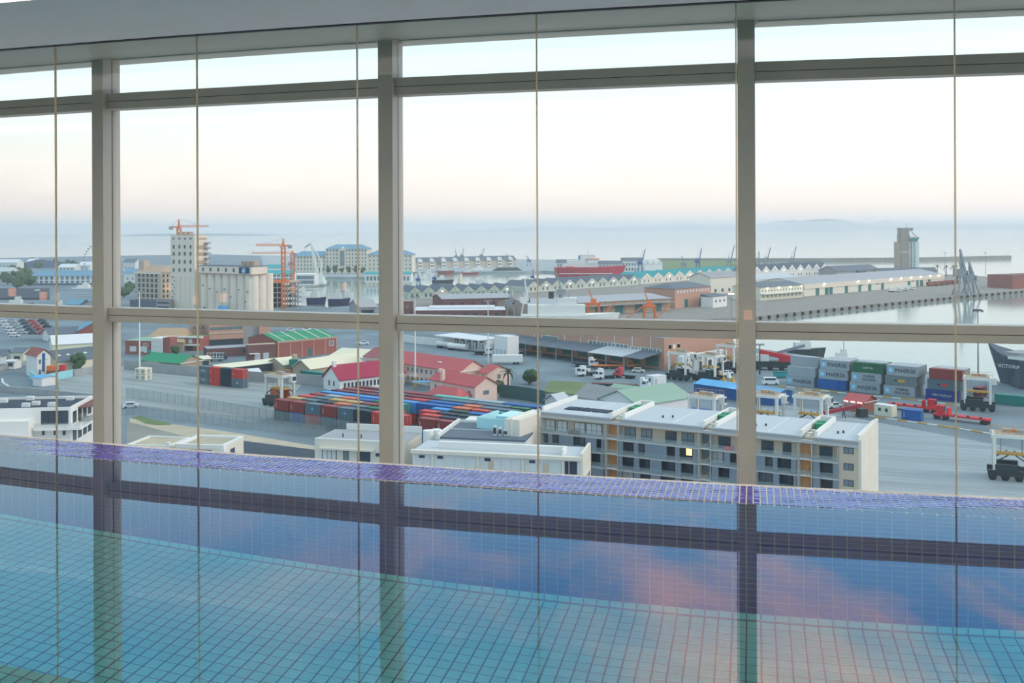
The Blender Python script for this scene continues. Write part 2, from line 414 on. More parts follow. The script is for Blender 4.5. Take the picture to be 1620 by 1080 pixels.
# added underwater lamps, out of view, brighten the pool floor and far wall
for s in (-18.2, -15.2, -12.2, -9.2, -6.2, -3.2):
    ph = s/RW
    ro = tag(empty('pool_fill_lamp', pol(RW+POOLIN, ph, -.62), ph), 'added underwater fill lamp in the unseen pool side wall', 'lamp', 'added underwater fill lamps')
    b = MB(); b.cyl((0, 0, 0), (0, .03, 0), .14, n=20); b.build('fill_lamp_ring', M_alu, ro)
    b = MB(); b.cyl((0, .028, 0), (0, .036, 0), .11, n=20); b.build('lens', M_poolfill, ro)

# ------------------------------------------------------------------ hall shell
tag(arcobj('floor', rect(RW+POOLIN+.3, RW+9.2, -.4, .10), M_deck), 'pale stone pool deck', 'floor', kind='structure')
tag(arcobj('wall_back', rect(RW+9.2, RW+9.5, -.4, 3.2), M_plaster), 'plain plaster wall behind the pool deck', 'wall', kind='structure')
for nm, ph, d in (('wall_left', PH0, -.006), ('wall_right', PH1, .006)):
    tag(arcobj(nm, rect(RO-.4, RW+9.5, -2.0, 3.2), M_plaster, p0=ph, p1=ph+d, n=1), 'plain plaster end wall of the pool hall', 'wall', kind='structure')
ZC = 2.432
ceil = tag(empty('ceiling', pol(RW+3, -.27, ZC)), 'smooth white ceiling with a recessed light cove', 'ceiling', kind='structure')
bpy.context.view_layer.update()
def inceil(o): o.parent = ceil; o.matrix_parent_inverse = ceil.matrix_world.inverted(); return o
inceil(arcobj('ceiling_strip', rect(RW+.028, RW+1.05, ZC, ZC+.22), M_ceil))
inceil(arcobj('ceiling_field', rect(RW+1.75, RW+9.5, ZC, ZC+.22), M_ceil))
inceil(arcobj('cove_top', rect(RW+.9, RW+1.9, ZC+.22, ZC+.30), M_ceil))
tag(arcobj('light_cove', rect(RW+1.12, RW+1.68, ZC+.19, ZC+.215), M_led), 'long bright light panel recessed in the ceiling cove', 'light')
tag(arcobj('trim_1', rect(RW-.012, RW+.026, ZC-.004, ZC+.2), M_gap_lantern), 'dark strip drawn as the shadow gap above the frameless glass', 'trim', kind='structure')  # dark colour stands in for the shade of the ceiling gap
sf = MB(); arc(sf, [(RW-.012, ZC), (RW-.012, ZC+.3), (RO-.35, ZC+.45), (RO-.35, 2.60), (RO-.02, 2.572), (RO-.01, 2.566), (RO+.03, 2.566), (RO+.03, 2.572)])
tag(sf.build('trim_2', M_soffit), 'grey green metal soffit above the windows', 'trim', kind='structure')
tag(arcobj('floor_gutter', rect(RO-.35, RW-.02, -.75, -.5), M_deck), 'overflow channel between pool ledge and windows', 'floor', kind='structure')

# outer windows: posts, rails and panes
win = tag(empty('window_1', pol(RO, -.27, -.5)), 'framed aluminium window front overlooking the harbour', 'window', kind='structure')
bpy.context.view_layer.update()
def inwin(o, w=win): o.parent = w; o.matrix_parent_inverse = w.matrix_world.inverted(); return o
PM = [-.3579 + .0628*k for k in range(-4, 7)]
for ph in PM:
    b = MB(); b.box(-.052, .052, -.095, .085, -.5, 2.70)
    post = b.build('post', M_alu, None, pol(RO, ph), ph); inwin(post)
    for sx in (-1, 1):
        b = MB(); b.box(min(sx*.0520, sx*.0528), max(sx*.0520, sx*.0528), -.004, .004, -.5, 2.62); g = b.build('groove', M_aludark); g.parent = post
    b = MB(); b.box(-.075, .075, -.115, .04, 2.562, 2.570); g = b.build('head_plate', M_soffit); g.parent = post
for a, c in zip(PM, PM[1:]):
    pm = (a+c)/2; hw = (c-a)/2*RO - .0535
    for z0, z1 in ((.607, .711), (2.198, 2.315), (-.5, -.40)):
        b = MB(); b.box(-hw, hw, -.03, .085, z0, z1)
        rail = b.build('rail', M_alu, None, pol(RO, pm), pm); inwin(rail)
        if z0 > 0:
            zz = z0 + (z1-z0)*.48
            b = MB(); b.box(-hw, hw, -.0308, -.029, zz-.0022, zz+.0022); g = b.build('groove', M_aludark); g.parent = rail
    for z0, z1 in ((-.40, .607), (.711, 2.198), (2.315, 2.60)):
        b = MB(); b.box(-hw-.004, hw+.004, .045, .057, z0, z1)
        inwin(b.build('pane', M_glass, None, pol(RO, pm), pm))
# frameless glass screen standing on the ledge's far edge
win2 = tag(empty('window_2', pol(RW, -.27, 0)), 'frameless glass screen standing behind the pool ledge', 'window', kind='structure')
bpy.context.view_layer.update()
PJ = [-.33952 + .02654*k for k in range(-9, 14)]
for a, c in zip(PJ, PJ[1:]):
    pm = (a+c)/2; hw = (c-a)/2*RW - .004
    b = MB(); b.box(-hw, hw, -.006+.016, .006+.016, -.03, ZC+.02)
    inwin(b.build('glass_panel', M_glass2, None, pol(RW, pm), pm), win2)
for a in PJ:
    b = MB(); b.box(-.0032, .0032, -.0062+.016, .0062+.016, -.03, ZC)
    inwin(b.build('joint', M_seal, None, pol(RW, a), a), win2)

# added uplighters on the unseen back wall brighten the ceiling; lanterns on the deck
M_lantern = mat('lantern_glow', (255, 168, 104), .5, emit=9.0, var=0)
for k, s in enumerate((-20, -16, -12, -8, -4)):
    ph = s/RW
    ro = tag(empty('fill_uplighter', pol(RW+9.2, ph, 1.75), ph), 'added fill uplighter on the unseen back wall', 'lamp', 'added fill uplighters along the back wall')
    B('bracket', ro, 0, -.04, 0, .1, .08, .12, M_alu); B('trough', ro, 0, .14, 0, .9, .22, .02, M_alu)
    for yy in (.03, .25): B('side', ro, 0, yy, 0, .9, .015, .14, M_alu)
    for xx in (-.45, .45): B('side', ro, xx, .14, 0, .015, .22, .14, M_alu)
    ld = bpy.data.lights.new('fill_uplight', 'AREA'); ld.shape = 'RECTANGLE'; ld.size = .8; ld.size_y = .18; ld.energy = 480; ld.color = (1.0, .97, .96)
    lo = bpy.data.objects.new('fill_uplight', ld); COL.objects.link(lo); lo.parent = ro; lo.location = (0, .14, .03); lo.rotation_euler = (pi, 0, 0)
def mirrored(u, y, rr):
    """what a glass panel mirrors at (u, y), found at radius rr in the hall"""
    x, v = corr(u, y); d = Vector((x/F, 1.0, -v/F)); c = Vector((CX, CY))
    a_ = d.x*d.x + d.y*d.y; b_ = -2*(d.x*CX + d.y*CY); c_ = CX*CX + CY*CY - RW*RW
    t1 = (-b_ - math.sqrt(b_*b_ - 4*a_*c_))/(2*a_); p = d*t1
    n = Vector((p.x-CX, p.y-CY, 0)).normalized(); r = d - 2*d.dot(n)*n
    q = Vector((p.x-CX, p.y-CY)); A = r.x*r.x+r.y*r.y; Bq = 2*(q.x*r.x+q.y*r.y); Cq = q.dot(q) - rr*rr
    t2 = (-Bq + math.sqrt(Bq*Bq - 4*A*Cq))/(2*A)
    return p + r*t2
for u, y in ((9, 460), (47, 466), (108, 467), (287, 472), (366, 468), (1204, 565)):
    p = mirrored(u, y, RW+7.4)
    ro = tag(empty('deck_lantern', (p.x, p.y, .10)), 'small glowing orange lantern standing on the pool deck', 'lantern', 'lanterns on the pool deck')
    h = max(.16, p.z + EYE - .10)
    B('base', ro, 0, 0, 0, .2, .2, h-.08, M_gap_lantern); B('shade', ro, 0, 0, h-.08, .10, .10, .12, M_lantern, shape='cyl'); B('lid', ro, 0, 0, h+.04, .12, .12, .015, M_gap_lantern)


# ================================================================== sea, land, haze
def watermat(name, rgb, rough, sc, st):
    m = bpy.data.materials.new(name); m.use_nodes = True; t = m.node_tree; b = t.nodes['Principled BSDF']
    b.inputs['Base Color'].default_value = (*srgb(rgb), 1); b.inputs['Roughness'].default_value = rough; b.inputs['IOR'].default_value = 1.33; b.inputs['Specular IOR Level'].default_value = .7
    g = t.nodes.new('ShaderNodeNewGeometry'); mp = t.nodes.new('ShaderNodeMapping'); mp.inputs['Scale'].default_value = (sc, sc*2.2, sc)
    n = t.nodes.new('ShaderNodeTexNoise'); n.inputs['Scale'].default_value = 1; n.inputs['Detail'].default_value = 3
    bp = t.nodes.new('ShaderNodeBump'); bp.inputs['Strength'].default_value = st; bp.inputs['Distance'].default_value = .5
    t.links.new(g.outputs['Position'], mp.inputs[0]); t.links.new(mp.outputs[0], n.inputs['Vector']); t.links.new(n.outputs['Fac'], bp.inputs['Height']); t.links.new(bp.outputs[0], b.inputs['Normal'])
    return m
M_sea = watermat('bay_water', (140, 158, 154), .10, .05, .10)
M_asph = mat('asphalt', (108, 124, 132), .8, var=.3, scale=.045, coord='World')
M_conc = mat('yard_concrete', (152, 162, 164), .8, var=.16, scale=.06, coord='World')
def streaked(name, rgb, ang, along, across, var):
    m = mat(name, rgb, .8, var=var, scale=1.0, coord='World'); t = m.node_tree
    no = next(n for n in t.nodes if n.type == 'TEX_NOISE'); src = no.inputs['Vector'].links[0].from_socket
    rt = t.nodes.new('ShaderNodeMapping'); rt.inputs['Rotation'].default_value = (0, 0, -ang); t.links.new(src, rt.inputs[0])
    sc_ = t.nodes.new('ShaderNodeMapping'); sc_.inputs['Scale'].default_value = (along, across, 1); t.links.new(rt.outputs[0], sc_.inputs[0]); t.links.new(sc_.outputs[0], no.inputs['Vector'])
    no.inputs['Roughness'].default_value = .65
    return m
M_yard = streaked('streaked_yard_concrete', (150, 160, 160), -.59, .02, .35, .28)
M_apron = streaked('streaked_apron_concrete', (146, 158, 162), -.35, .025, .3, .22)
M_dirt = mat('bare_ground', (138, 138, 130), .9, var=.2, scale=.06, coord='World')
M_black = mat('fresh_tarmac', (62, 76, 88), .8, var=.2, scale=.08, coord='World')
M_sand = mat('sand_strip', (176, 168, 146), .9, var=.12, scale=.2, coord='World')
M_quay = mat('quay_stone', (138, 136, 130), .9, var=.22, scale=.3, coord='World')
M_green = mat('lawn_green', (104, 126, 82), .9, var=.2, scale=.05, coord='World')
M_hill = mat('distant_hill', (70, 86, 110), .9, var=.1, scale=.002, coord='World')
M_white = mat('white_paint', (222, 222, 214), .6, var=.05)
M_yellow = mat('yellow_paint', (206, 160, 70), .6, var=.1)
SEAZ = GZ - 2.6
b = MB(); b.box(-14000, 14000, 60, 13500, SEAZ-1, SEAZ)
tag(b.build('sea', M_sea), 'pale calm bay water stretching to the horizon', 'water', kind='structure')
def land(name, pts, m, label, dz=0.0, thick=5.0, cat='ground', h=0.0):
    q = [P(u, y, h) if not isinstance(u, tuple) else Vector(u) for u, y in pts]
    b = MB(); b.prism([(p.x, p.y) for p in q], GZ+h-thick, GZ+h+dz)
    return tag(b.build(name, m), label, cat, kind='structure')
XY = lambda x, y: ((x, y), 0)
land('ground', [XY(-160, 62), XY(160, 62), (1900, 646), (1620, 608), (1400, 578), (1240, 557), (1165, 546), (1000, 534), (840, 525), (700, 514), (690, 482), (610, 479), (520, 486), (415, 479), (418, 434), (414, 404), (330, 402), (200, 404), (0, 408), (-500, 412)], M_asph, 'grey harbour ground and roads')
land('ground_quay', [(413, 403.5), (640, 407), (830, 410), (1045, 413), (1060, 417), (1122, 424), (1060, 433), (1000, 435), (860, 428), (830, 429), (650, 430), (600, 438), (420, 437)], M_conc, 'outer quay with hotel and white sheds', dz=.05)
land('ground_pier', [(640, 453), (800, 450), (1000, 446), (1060, 437), (1170, 431), (1310, 428), (1480, 433), (1620, 440), (1900, 446), (1900, 452), (1620, 459), (1525, 467), (1300, 489), (1195, 501), (1000, 511), (700, 512.5), (640, 505)], M_quay, 'long cargo pier with transit sheds', dz=.08)
land('ground_spit', [(1045, 412.5), (1165, 413), (1165, 417), (1122, 424), (1062, 430), (1040, 424)], M_green, 'grassy spit beside the outer quay', dz=.6)
# breakwater
q = [(1040, 411.5), (1300, 411.5), (1440, 410.5), (1600, 407)]
b = MB()
for (u0, y0), (u1, y1) in zip(q, q[1:]):
    a = P(u0, y0); c = P(u1, y1); d = (c-a).normalized(); n = Vector((-d.y, d.x))*9
    b.prism([(p.x, p.y) for p in (a, c, c+n, a+n)], SEAZ-1, GZ+3.0)
tag(b.build('breakwater', M_quay), 'long dark stone breakwater across the bay', 'breakwater')
# yard surfaces
land('ground_yard', [XY(-140, 120), XY(-60, 150), (205, 600), (205, 575), (430, 590), (520, 600), (850, 640), (1000, 660), (1240, 700), (1900, 790), XY(150, 90), XY(60, 120)], M_conc, 'pale concrete container yard', dz=.06, thick=.3) if False else None
def patch(name, pts, m, label, dz=.05):
    return land(name, pts, m, label, dz=dz, thick=.02)
patch('ground_yard', [(200, 577), (330, 592), (480, 606), (430, 660), (400, 668), (150, 634), (95, 622), (90, 600), (150, 588)], M_yard, 'pale concrete yard behind the wire fence', .05)
patch('ground_yard', [(1180, 645), (1240, 640), (1620, 712), (1700, 725), (1700, 800), (1180, 800)], M_apron, 'pale concrete apron with tyre marks', .05)
patch('road_strip', [(200, 642), (500, 687), (520, 697), (500, 708), (200, 664)], M_asph, 'service road beyond the bare ground', .07)
patch('ground_bare', [(200, 668), (300, 672), (420, 705), (380, 730), (200, 730)], M_dirt, 'bare grey ground beside the road', .06)
patch('ground_sand', [(205, 662), (360, 683), (500, 706), (500, 712), (380, 697), (290, 690), (205, 668)], M_sand, 'pale sandy strip along the road', .10)
patch('ground_tarmac', [(380, 692), (500, 712), (500, 760), (360, 760), (370, 712)], M_black, 'dark fresh tarmac lot', .09)
patch('ground_grass', [(210, 661), (222, 658), (240, 664), (262, 668), (272, 672), (250, 673), (232, 671)], M_green, 'ragged green weeds on the bare ground', .16)
# mountains
def ridge(name, prof, Y, label, thick=900):
    b = MB(); base = SEAZ-20
    fr = [PD(u, y, Y) for u, y in prof]
    for a, c in zip(fr, fr[1:]):
        for (p, q_) in ((a, c),):
            b.quad((p.x, Y-thick, base), (q_.x, Y-thick, base), (q_.x, Y, q_.z), (p.x, Y, p.z))
            b.quad((p.x, Y, p.z), (q_.x, Y, q_.z), (q_.x, Y+thick, base), (p.x, Y+thick, base))
    o = b.build(name, M_hill); return tag(o, label, 'mountain', kind='structure')
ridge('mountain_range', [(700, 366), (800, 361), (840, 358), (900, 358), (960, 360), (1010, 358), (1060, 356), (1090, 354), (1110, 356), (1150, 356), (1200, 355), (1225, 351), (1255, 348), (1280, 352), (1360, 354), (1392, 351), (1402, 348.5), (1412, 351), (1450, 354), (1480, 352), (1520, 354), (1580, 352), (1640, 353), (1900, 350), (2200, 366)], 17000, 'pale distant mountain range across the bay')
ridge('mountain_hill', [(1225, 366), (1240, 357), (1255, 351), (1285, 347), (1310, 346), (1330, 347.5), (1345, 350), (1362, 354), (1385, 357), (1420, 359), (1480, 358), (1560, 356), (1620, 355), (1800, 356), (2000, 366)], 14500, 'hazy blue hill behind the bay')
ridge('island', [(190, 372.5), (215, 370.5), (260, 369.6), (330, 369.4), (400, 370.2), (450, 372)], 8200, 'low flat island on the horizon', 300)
# haze over the bay
hz = bpy.data.materials.new('evening_haze'); hz.use_nodes = True; t = hz.node_tree; t.nodes.clear()
o_ = t.nodes.new('ShaderNodeOutputMaterial'); vs = t.nodes.new('ShaderNodeVolumeScatter'); vs.inputs['Color'].default_value = (1.0, .975, .92, 1); vs.inputs['Density'].default_value = 1.7e-4; vs.inputs['Anisotropy'].default_value = .55
t.links.new(vs.outputs[0], o_.inputs['Volume'])
b = MB(); b.box(-13900, 13900, 61, 19000, SEAZ-40, 60)
tag(b.build('sea_haze', hz), 'thin evening haze over the harbour and bay', 'haze', kind='stuff')
# ================================================================== building kit
class Bld:
    """a building on the ground: local x runs along its camera-side front, y away from the window front, z up"""
    def __init__(s, name, label, cat, A, Bq, h=0.0, depth=None, C=None, group=None, dz=0.0):
        s.a = P(*A, h) if not isinstance(A, Vector) else A
        s.b = P(*Bq, h) if not isinstance(Bq, Vector) else Bq
        d = s.b - s.a; s.L = d.length; s.rz = atan2(d.y, d.x)
        s.D = depth if depth else (P(*C, h) - (s.a if C[0] < A[0] else s.b)).length
        s.z = GZ + dz
        s.o = tag(empty(name, (s.a.x, s.a.y, s.z), s.rz), label, cat, group)
        s.e = d.normalized(); s.n = Vector((-s.e.y, s.e.x))
    def px(s, u, y, off=0.0):
        """local (x, z) of picture point (u, y) on the front plane moved back by off"""
        x, v = corr(u, y); r = Vector((x/F, 1.0)); p0 = s.a + s.n*off
        k = p0.dot(s.n)/r.dot(s.n); q = r*k
        return (q-s.a).dot(s.e), EYE - v*k/F - s.z
    def box(s, name, x0, x1, y0, y1, z0, z1, m, par=None, shape='box'):
        o = B(name, s.o, (x0+x1)/2, (y0+y1)/2, z0, x1-x0, y1-y0, z1-z0, m, shape=shape)
        return sub(o, par) if par else o
    def walls(s, h, m, name='wall'): s.h = h; s.wm = m; return s.box(name, 0, s.L, 0, s.D, 0, h, m)
    def roof(s, kind, rh, m, over=.5, name='roof'):
        if kind == 'flat':
            r = s.box(name, -.05, s.L+.05, -.05, s.D+.05, s.h, s.h+.15, m); return r
        if kind in ('gable', 'gabley'):
            W_ = s.D if kind == 'gable' else s.L
            s.box('gable_wall', 0, s.L, 0, s.D, s.h-.02, s.h+rh*(W_/(W_+2*over))*.96, s.wm, shape=kind)
            return s.box(name, -over, s.L+over, -over, s.D+over, s.h, s.h+rh, m, shape=kind+'roof')
        return s.box(name, -over, s.L+over, -over, s.D+over, s.h, s.h+rh, m, shape=kind)
    def parapet(s, m, ph=.9, w=.4):
        for q in ((0, s.L, 0, w), (0, s.L, s.D-w, s.D), (0, w, w, s.D-w), (s.L-w, s.L, w, s.D-w)): s.box('parapet', *q, s.h, s.h+ph, m)
    def wins(s, face, n, zs, w, h, m, m0=1.0, m1=None, fr=None, name='window', thick=.12):
        m1 = m0 if m1 is None else m1; T = s.L if face in 'fb' else s.D
        for z in zs:
            for k in range(n):
                c = m0 + (T-m0-m1)*(k+.5)/n
                if face == 'f': q = (c-w/2, c+w/2, -thick*.5, thick*.5)
                elif face == 'r': q = (s.L-thick*.5, s.L+thick*.5, c-w/2, c+w/2)
                elif face == 'l': q = (-thick*.5, thick*.5, c-w/2, c+w/2)
                else: q = (c-w/2, c+w/2, s.D-thick*.5, s.D+thick*.5)
                f_ = None
                if fr:
                    e = .16
                    qq = (q[0]-(e if face in 'fb' else .02), q[1]+(e if face in 'fb' else .02), q[2]+.04-(e if face in 'lr' else 0), q[3]-.04+(e if face in 'lr' else 0)) if face == 'f' else q
                    f_ = s.box('window_frame', qq[0], qq[1], qq[2], qq[3], z-e, z+h+e, fr)
                s.box(name, *q, z, z+h, m, f_)
    def pwin(s, u0, y0, u1, y1, m, name='window', off=0.0, n=1, thick=.14, gap=.12, par=None):
        x0, zt = s.px(u0, y0, off); x1, zb = s.px(u1, y1, off); _, zt2 = s.px(u1, y0, off); _, zb2 = s.px(u0, y1, off)
        zt = (zt+zt2)/2; zb = (zb+zb2)/2; made = []
        for k in range(n):
            a = x0 + (x1-x0)*k/n + (gap/2 if n > 1 else 0); c = x0 + (x1-x0)*(k+1)/n - (gap/2 if n > 1 else 0)
            made.append(s.box(name, a, c, off-thick/2, off+thick/2, max(zb, .02), zt, m, par))
        return made[0]
    def loc(s, x, y, z=0): return Vector((s.a.x + s.e.x*x + s.n.x*y, s.a.y + s.e.y*x + s.n.y*y, s.z+z))

M_cream = mat('cream_render', (222, 216, 200), .8, var=.05, scale=.3)
M_offw = mat('offwhite_render', (226, 226, 220), .8, var=.05, scale=.3)
M_beige = mat('beige_render', (198, 182, 160), .8, var=.06, scale=.3)
M_brick = mat('red_brick', (152, 92, 84), .85, var=.15, scale=.6)
M_obrick = mat('orange_brick', (190, 148, 128), .85, var=.12, scale=.4)
M_dbrick = mat('dark_brick', (118, 82, 80), .85, var=.15, scale=.5)
M_sand_st = mat('sandstone', (190, 178, 160), .85, var=.08, scale=.2)
M_silo = mat('silo_concrete', (226, 214, 196), .85, var=.06, scale=.15)
M_tan = mat('tan_concrete', (178, 158, 138), .85, var=.08, scale=.2)
M_grey = mat('grey_concrete', (158, 160, 160), .85, var=.1, scale=.3)
M_lgrey = mat('light_grey_roof', (186, 194, 198), .7, var=.05, scale=.3)
M_slate = mat('slate_roof', (96, 108, 120), .75, var=.15, scale=.2)
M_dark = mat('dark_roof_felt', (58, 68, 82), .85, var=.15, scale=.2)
M_lilac = mat('lilac_roof_sheet', (160, 164, 168), .7, var=.1, scale=.08)
M_wroof = mat('white_roof_sheet', (214, 218, 220), .6, var=.04, scale=.1)
M_red = stripes('red_roof_tile', (190, 96, 98), (176, 84, 88), 0, .02, .75)
M_crim = stripes('crimson_roof_tile', (166, 58, 84), (150, 48, 74), 0, .02, .75)
M_groof = mat('green_roof_sheet', (34, 140, 100), .6, var=.08, scale=.3)
M_pgreen = mat('pale_green_roof', (140, 170, 152), .7, var=.06, scale=.2)
M_moss = mat('mossy_roof', (114, 130, 92), .85, var=.2, scale=.8)
M_corr = stripes('grey_corrugated_roof', (160, 162, 162), (132, 136, 138), 0, .03, .8, var=.2)
M_teal = mat('teal_roof', (44, 156, 160), .7, var=.06, scale=.2)
M_blueroof = mat('blue_roof', (104, 150, 174), .7, var=.06, scale=.2)
M_blue = mat('bright_blue_sheet', (14, 88, 146), .6, var=.06, scale=.3)
M_lblue = mat('light_blue_sheet', (92, 168, 216), .6, var=.05, scale=.3)
M_creamroof = mat('cream_roof_sheet', (222, 218, 192), .75, var=.05, scale=.2)
M_glassd = mat('dark_window_glass', (52, 70, 82), .12, var=.3, scale=.2, spec=.6)
M_glassm = mat('grey_window_glass', (110, 126, 132), .15, var=.25, scale=.2, spec=.6)
M_curt = mat('curtained_window', (206, 211, 208), .4, var=.1, scale=.3, spec=.5)
M_tealdoor = mat('teal_door', (44, 112, 112), .6, var=.1)
M_steel = mat('steel_grey', (150, 156, 160), .5, metal=.3, var=.08)
M_rubber = mat('tyre_rubber', (38, 44, 50), .8, var=.2)
M_dgreen = mat('machine_dark', (46, 62, 66), .6, var=.2)
M_orange = mat('crane_orange', (226, 120, 60), .6, var=.08)
M_cblue = mat('crane_blue', (52, 92, 150), .6, var=.1)
M_cgrey = mat('crane_grey', (132, 144, 150), .6, var=.1)
M_lampw = mat('floodlight_glow', (255, 240, 214), .4, emit=9.0, var=0)
M_lampo = mat('warm_lamp_glow', (255, 190, 110), .4, emit=3.0, var=0)
M_panel = mat('blue_grey_shutter', (122, 136, 148), .55, var=.05, scale=.3)
M_slab = mat('balcony_slab', (182, 184, 182), .8, var=.06, scale=.3)
M_wood = mat('lit_timber_lining', (206, 150, 96), .6, var=.15, scale=.6)  # timber tone with its orange lighting put into the colour
M_leaf = mat('tree_leaves', (62, 90, 62), .8, var=.35, scale=1.2)
M_bark = mat('tree_bark', (86, 74, 62), .9, var=.2)
M_redpaint = mat('red_machine_paint', (206, 52, 62), .5, var=.08)
M_pink = mat('pink_render', (226, 198, 182), .8, var=.05, scale=.3)
M_hullred = mat('ship_hull_red', (186, 40, 66), .5, var=.08, scale=.1)
M_hulldk = mat('ship_hull_slate', (66, 80, 92), .5, var=.15, scale=.1)
M_hullnavy = mat('ship_hull_navy', (36, 52, 92), .5, var=.1)
M_rail = None
def glassy(name, tint, alpha):
    m = bpy.data.materials.new(name); m.use_nodes = True; t = m.node_tree; t.nodes.clear()
    o = t.nodes.new('ShaderNodeOutputMaterial'); mx = t.nodes.new('ShaderNodeMixShader'); tr = t.nodes.new('ShaderNodeBsdfTransparent'); df = t.nodes.new('ShaderNodeBsdfPrincipled')
    df.inputs['Base Color'].default_value = (*srgb(tint), 1); df.inputs['Roughness'].default_value = .3
    mx.inputs[0].default_value = alpha; t.links.new(tr.outputs[0], mx.inputs[1]); t.links.new(df.outputs[0], mx.inputs[2]); t.links.new(mx.outputs[0], o.inputs[0])
    return m
M_balglass = glassy('balustrade_glass', (170, 190, 192), .2)
M_wire = glassy('wire_mesh', (150, 160, 160), .28)

# ------------------------------------------------------------------ small things
def tree(u, y, hgt, wid, label, group=None, m=None, seed=1):
    p = P(u, y); r = random.Random(seed)
    o = tag(empty('tree', (p.x, p.y, GZ)), label, 'tree', group)
    b = MB(); b.cyl((0, 0, 0), (0, 0, hgt*.55), wid*.06, wid*.03, 8); b.build('trunk', M_bark, o)
    bm = bmesh.new()
    for k in range(16):
        a = r.uniform(0, 2*pi); q = r.uniform(0, wid*.32); z = r.uniform(hgt*.35, hgt*.86); s = wid*r.uniform(.13, .24)
        bmesh.ops.create_icosphere(bm, subdivisions=2, radius=s, matrix=Matrix.Translation((q*cos(a), q*sin(a), z)))
    for v in bm.verts: v.co += Vector((r.uniform(-1, 1), r.uniform(-1, 1), r.uniform(-1, 1)))*wid*.035
    me = bpy.data.meshes.new('crown'); bm.to_mesh(me); bm.free(); me.materials.append(m or M_leaf); place('crown', me, o)
    return o
def palm(u, y, hgt, label, n=16):
    p = P(u, y); o = tag(empty('palm_tree', (p.x, p.y, GZ)), label, 'palm')
    b = MB(); b.cyl((0, 0, 0), (0, 0, hgt*.72), hgt*.035, hgt*.028, 8); b.build('trunk', M_bark, o)
    b = MB(); Lf = hgt*.42
    for k in range(6):
        t0, t1 = k/6, (k+1)/6; f = lambda t: (t*Lf, 0, Lf*(.62*t - .95*t*t)); w0, w1 = Lf*.10*(1-t0*.8), Lf*.10*(1-t1*.8)
        a, c = f(t0), f(t1); b.quad((a[0], -w0, a[2]-w0*.4), (c[0], -w1, c[2]-w1*.4), (c[0], 0, c[2]), (a[0], 0, a[2])); b.quad((a[0], 0, a[2]), (c[0], 0, c[2]), (c[0], w1, c[2]-w1*.4), (a[0], w0, a[2]-w0*.4))
    me = b.mesh('frond'); me.materials.append(M_leaf)
    for k in range(n): place('frond', me, o, (0, 0, hgt*.72), rot=(0, -.5*(k % 3)+.25, 2*pi*k/n))
    return o
CARMAT = {}
def wheels(par, xs, ys, r, w, name='wheel'):
    for x in xs:
        for y in ys: place(name, unit('cyly', M_rubber), par, (x, y, r), 0, (2*r, w, 2*r))
def car(u, y, rz, rgb, label, kind='car', group=None, h=0.0):
    p = P(u, y, h); key = 'car_paint_%d_%d_%d' % rgb; m = mat(key, rgb, .3, var=.03, spec=.5)
    o = tag(empty(kind, (p.x, p.y, GZ+h), rz), label, kind, group)
    Lc, wc, hb, hc = {'car': (4.4, 1.8, .75, .65), 'van': (5.2, 2.0, 1.1, 1.0), 'pickup': (5.3, 1.9, .9, .75)}[kind]
    B('body', o, 0, 0, .3, Lc, wc, hb, m)
    x0 = {'car': -.2, 'van': -.3, 'pickup': .5}[kind]; lc = {'car': 2.5, 'van': 4.2, 'pickup': 1.7}[kind]
    c = B('cabin', o, x0, 0, .3+hb, lc, wc*.88, hc, m)
    for sx in (-1, 1): sub(B('window', o, x0+sx*lc/2, 0, .3+hb+.1, .06, wc*.8, hc*.72, M_glassd), c)
    for sy in (-1, 1): sub(B('window', o, x0, sy*wc*.44, .3+hb+.1, lc*.84, .06, hc*.68, M_glassd), c)
    wheels(o, (-Lc*.31, Lc*.31), (-wc*.45, wc*.45), .34, .24)
    return o
def truck(u, y, rz, rgb, label, load=None, loadm=None, long=9.0, group=None):
    p = P(u, y); m = mat('truck_paint_%d_%d_%d' % rgb, rgb, .4, var=.04, spec=.5)
    o = tag(empty('truck', (p.x, p.y, GZ), rz), label, 'truck', group)
    B('chassis', o, -long*.1, 0, .75, long, 1.0, .35, M_dgreen)
    cb_ = B('cab', o, long*.40, 0, .7, 2.2, 2.4, 2.3, m); sub(B('windscreen', o, long*.40+1.1, 0, 1.8, .08, 2.1, .9, M_glassd), cb_)
    B('bonnet', o, long*.40+1.55, 0, .7, 1.0, 2.1, 1.1, m)
    for sy in (-1, 1): B('side_window', o, long*.40+.2, sy*1.2, 1.8, 1.2, .08, .8, M_glassd)
    B('air_deflector', o, long*.40-.5, 0, 3.0, 1.2, 2.2, .7, m)
    if load == 'flat': B('flatbed', o, -long*.25, 0, 1.1, long*.98, 2.5, .28, loadm or M_dgreen)
    if load == 'box': B('cargo_box', o, -long*.2, 0, 1.1, long*.75, 2.5, 2.7, loadm or M_white)
    wheels(o, (long*.45, -long*.12, -long*.30, -long*.42), (-1.05, 1.05), .5, .35)
    return o
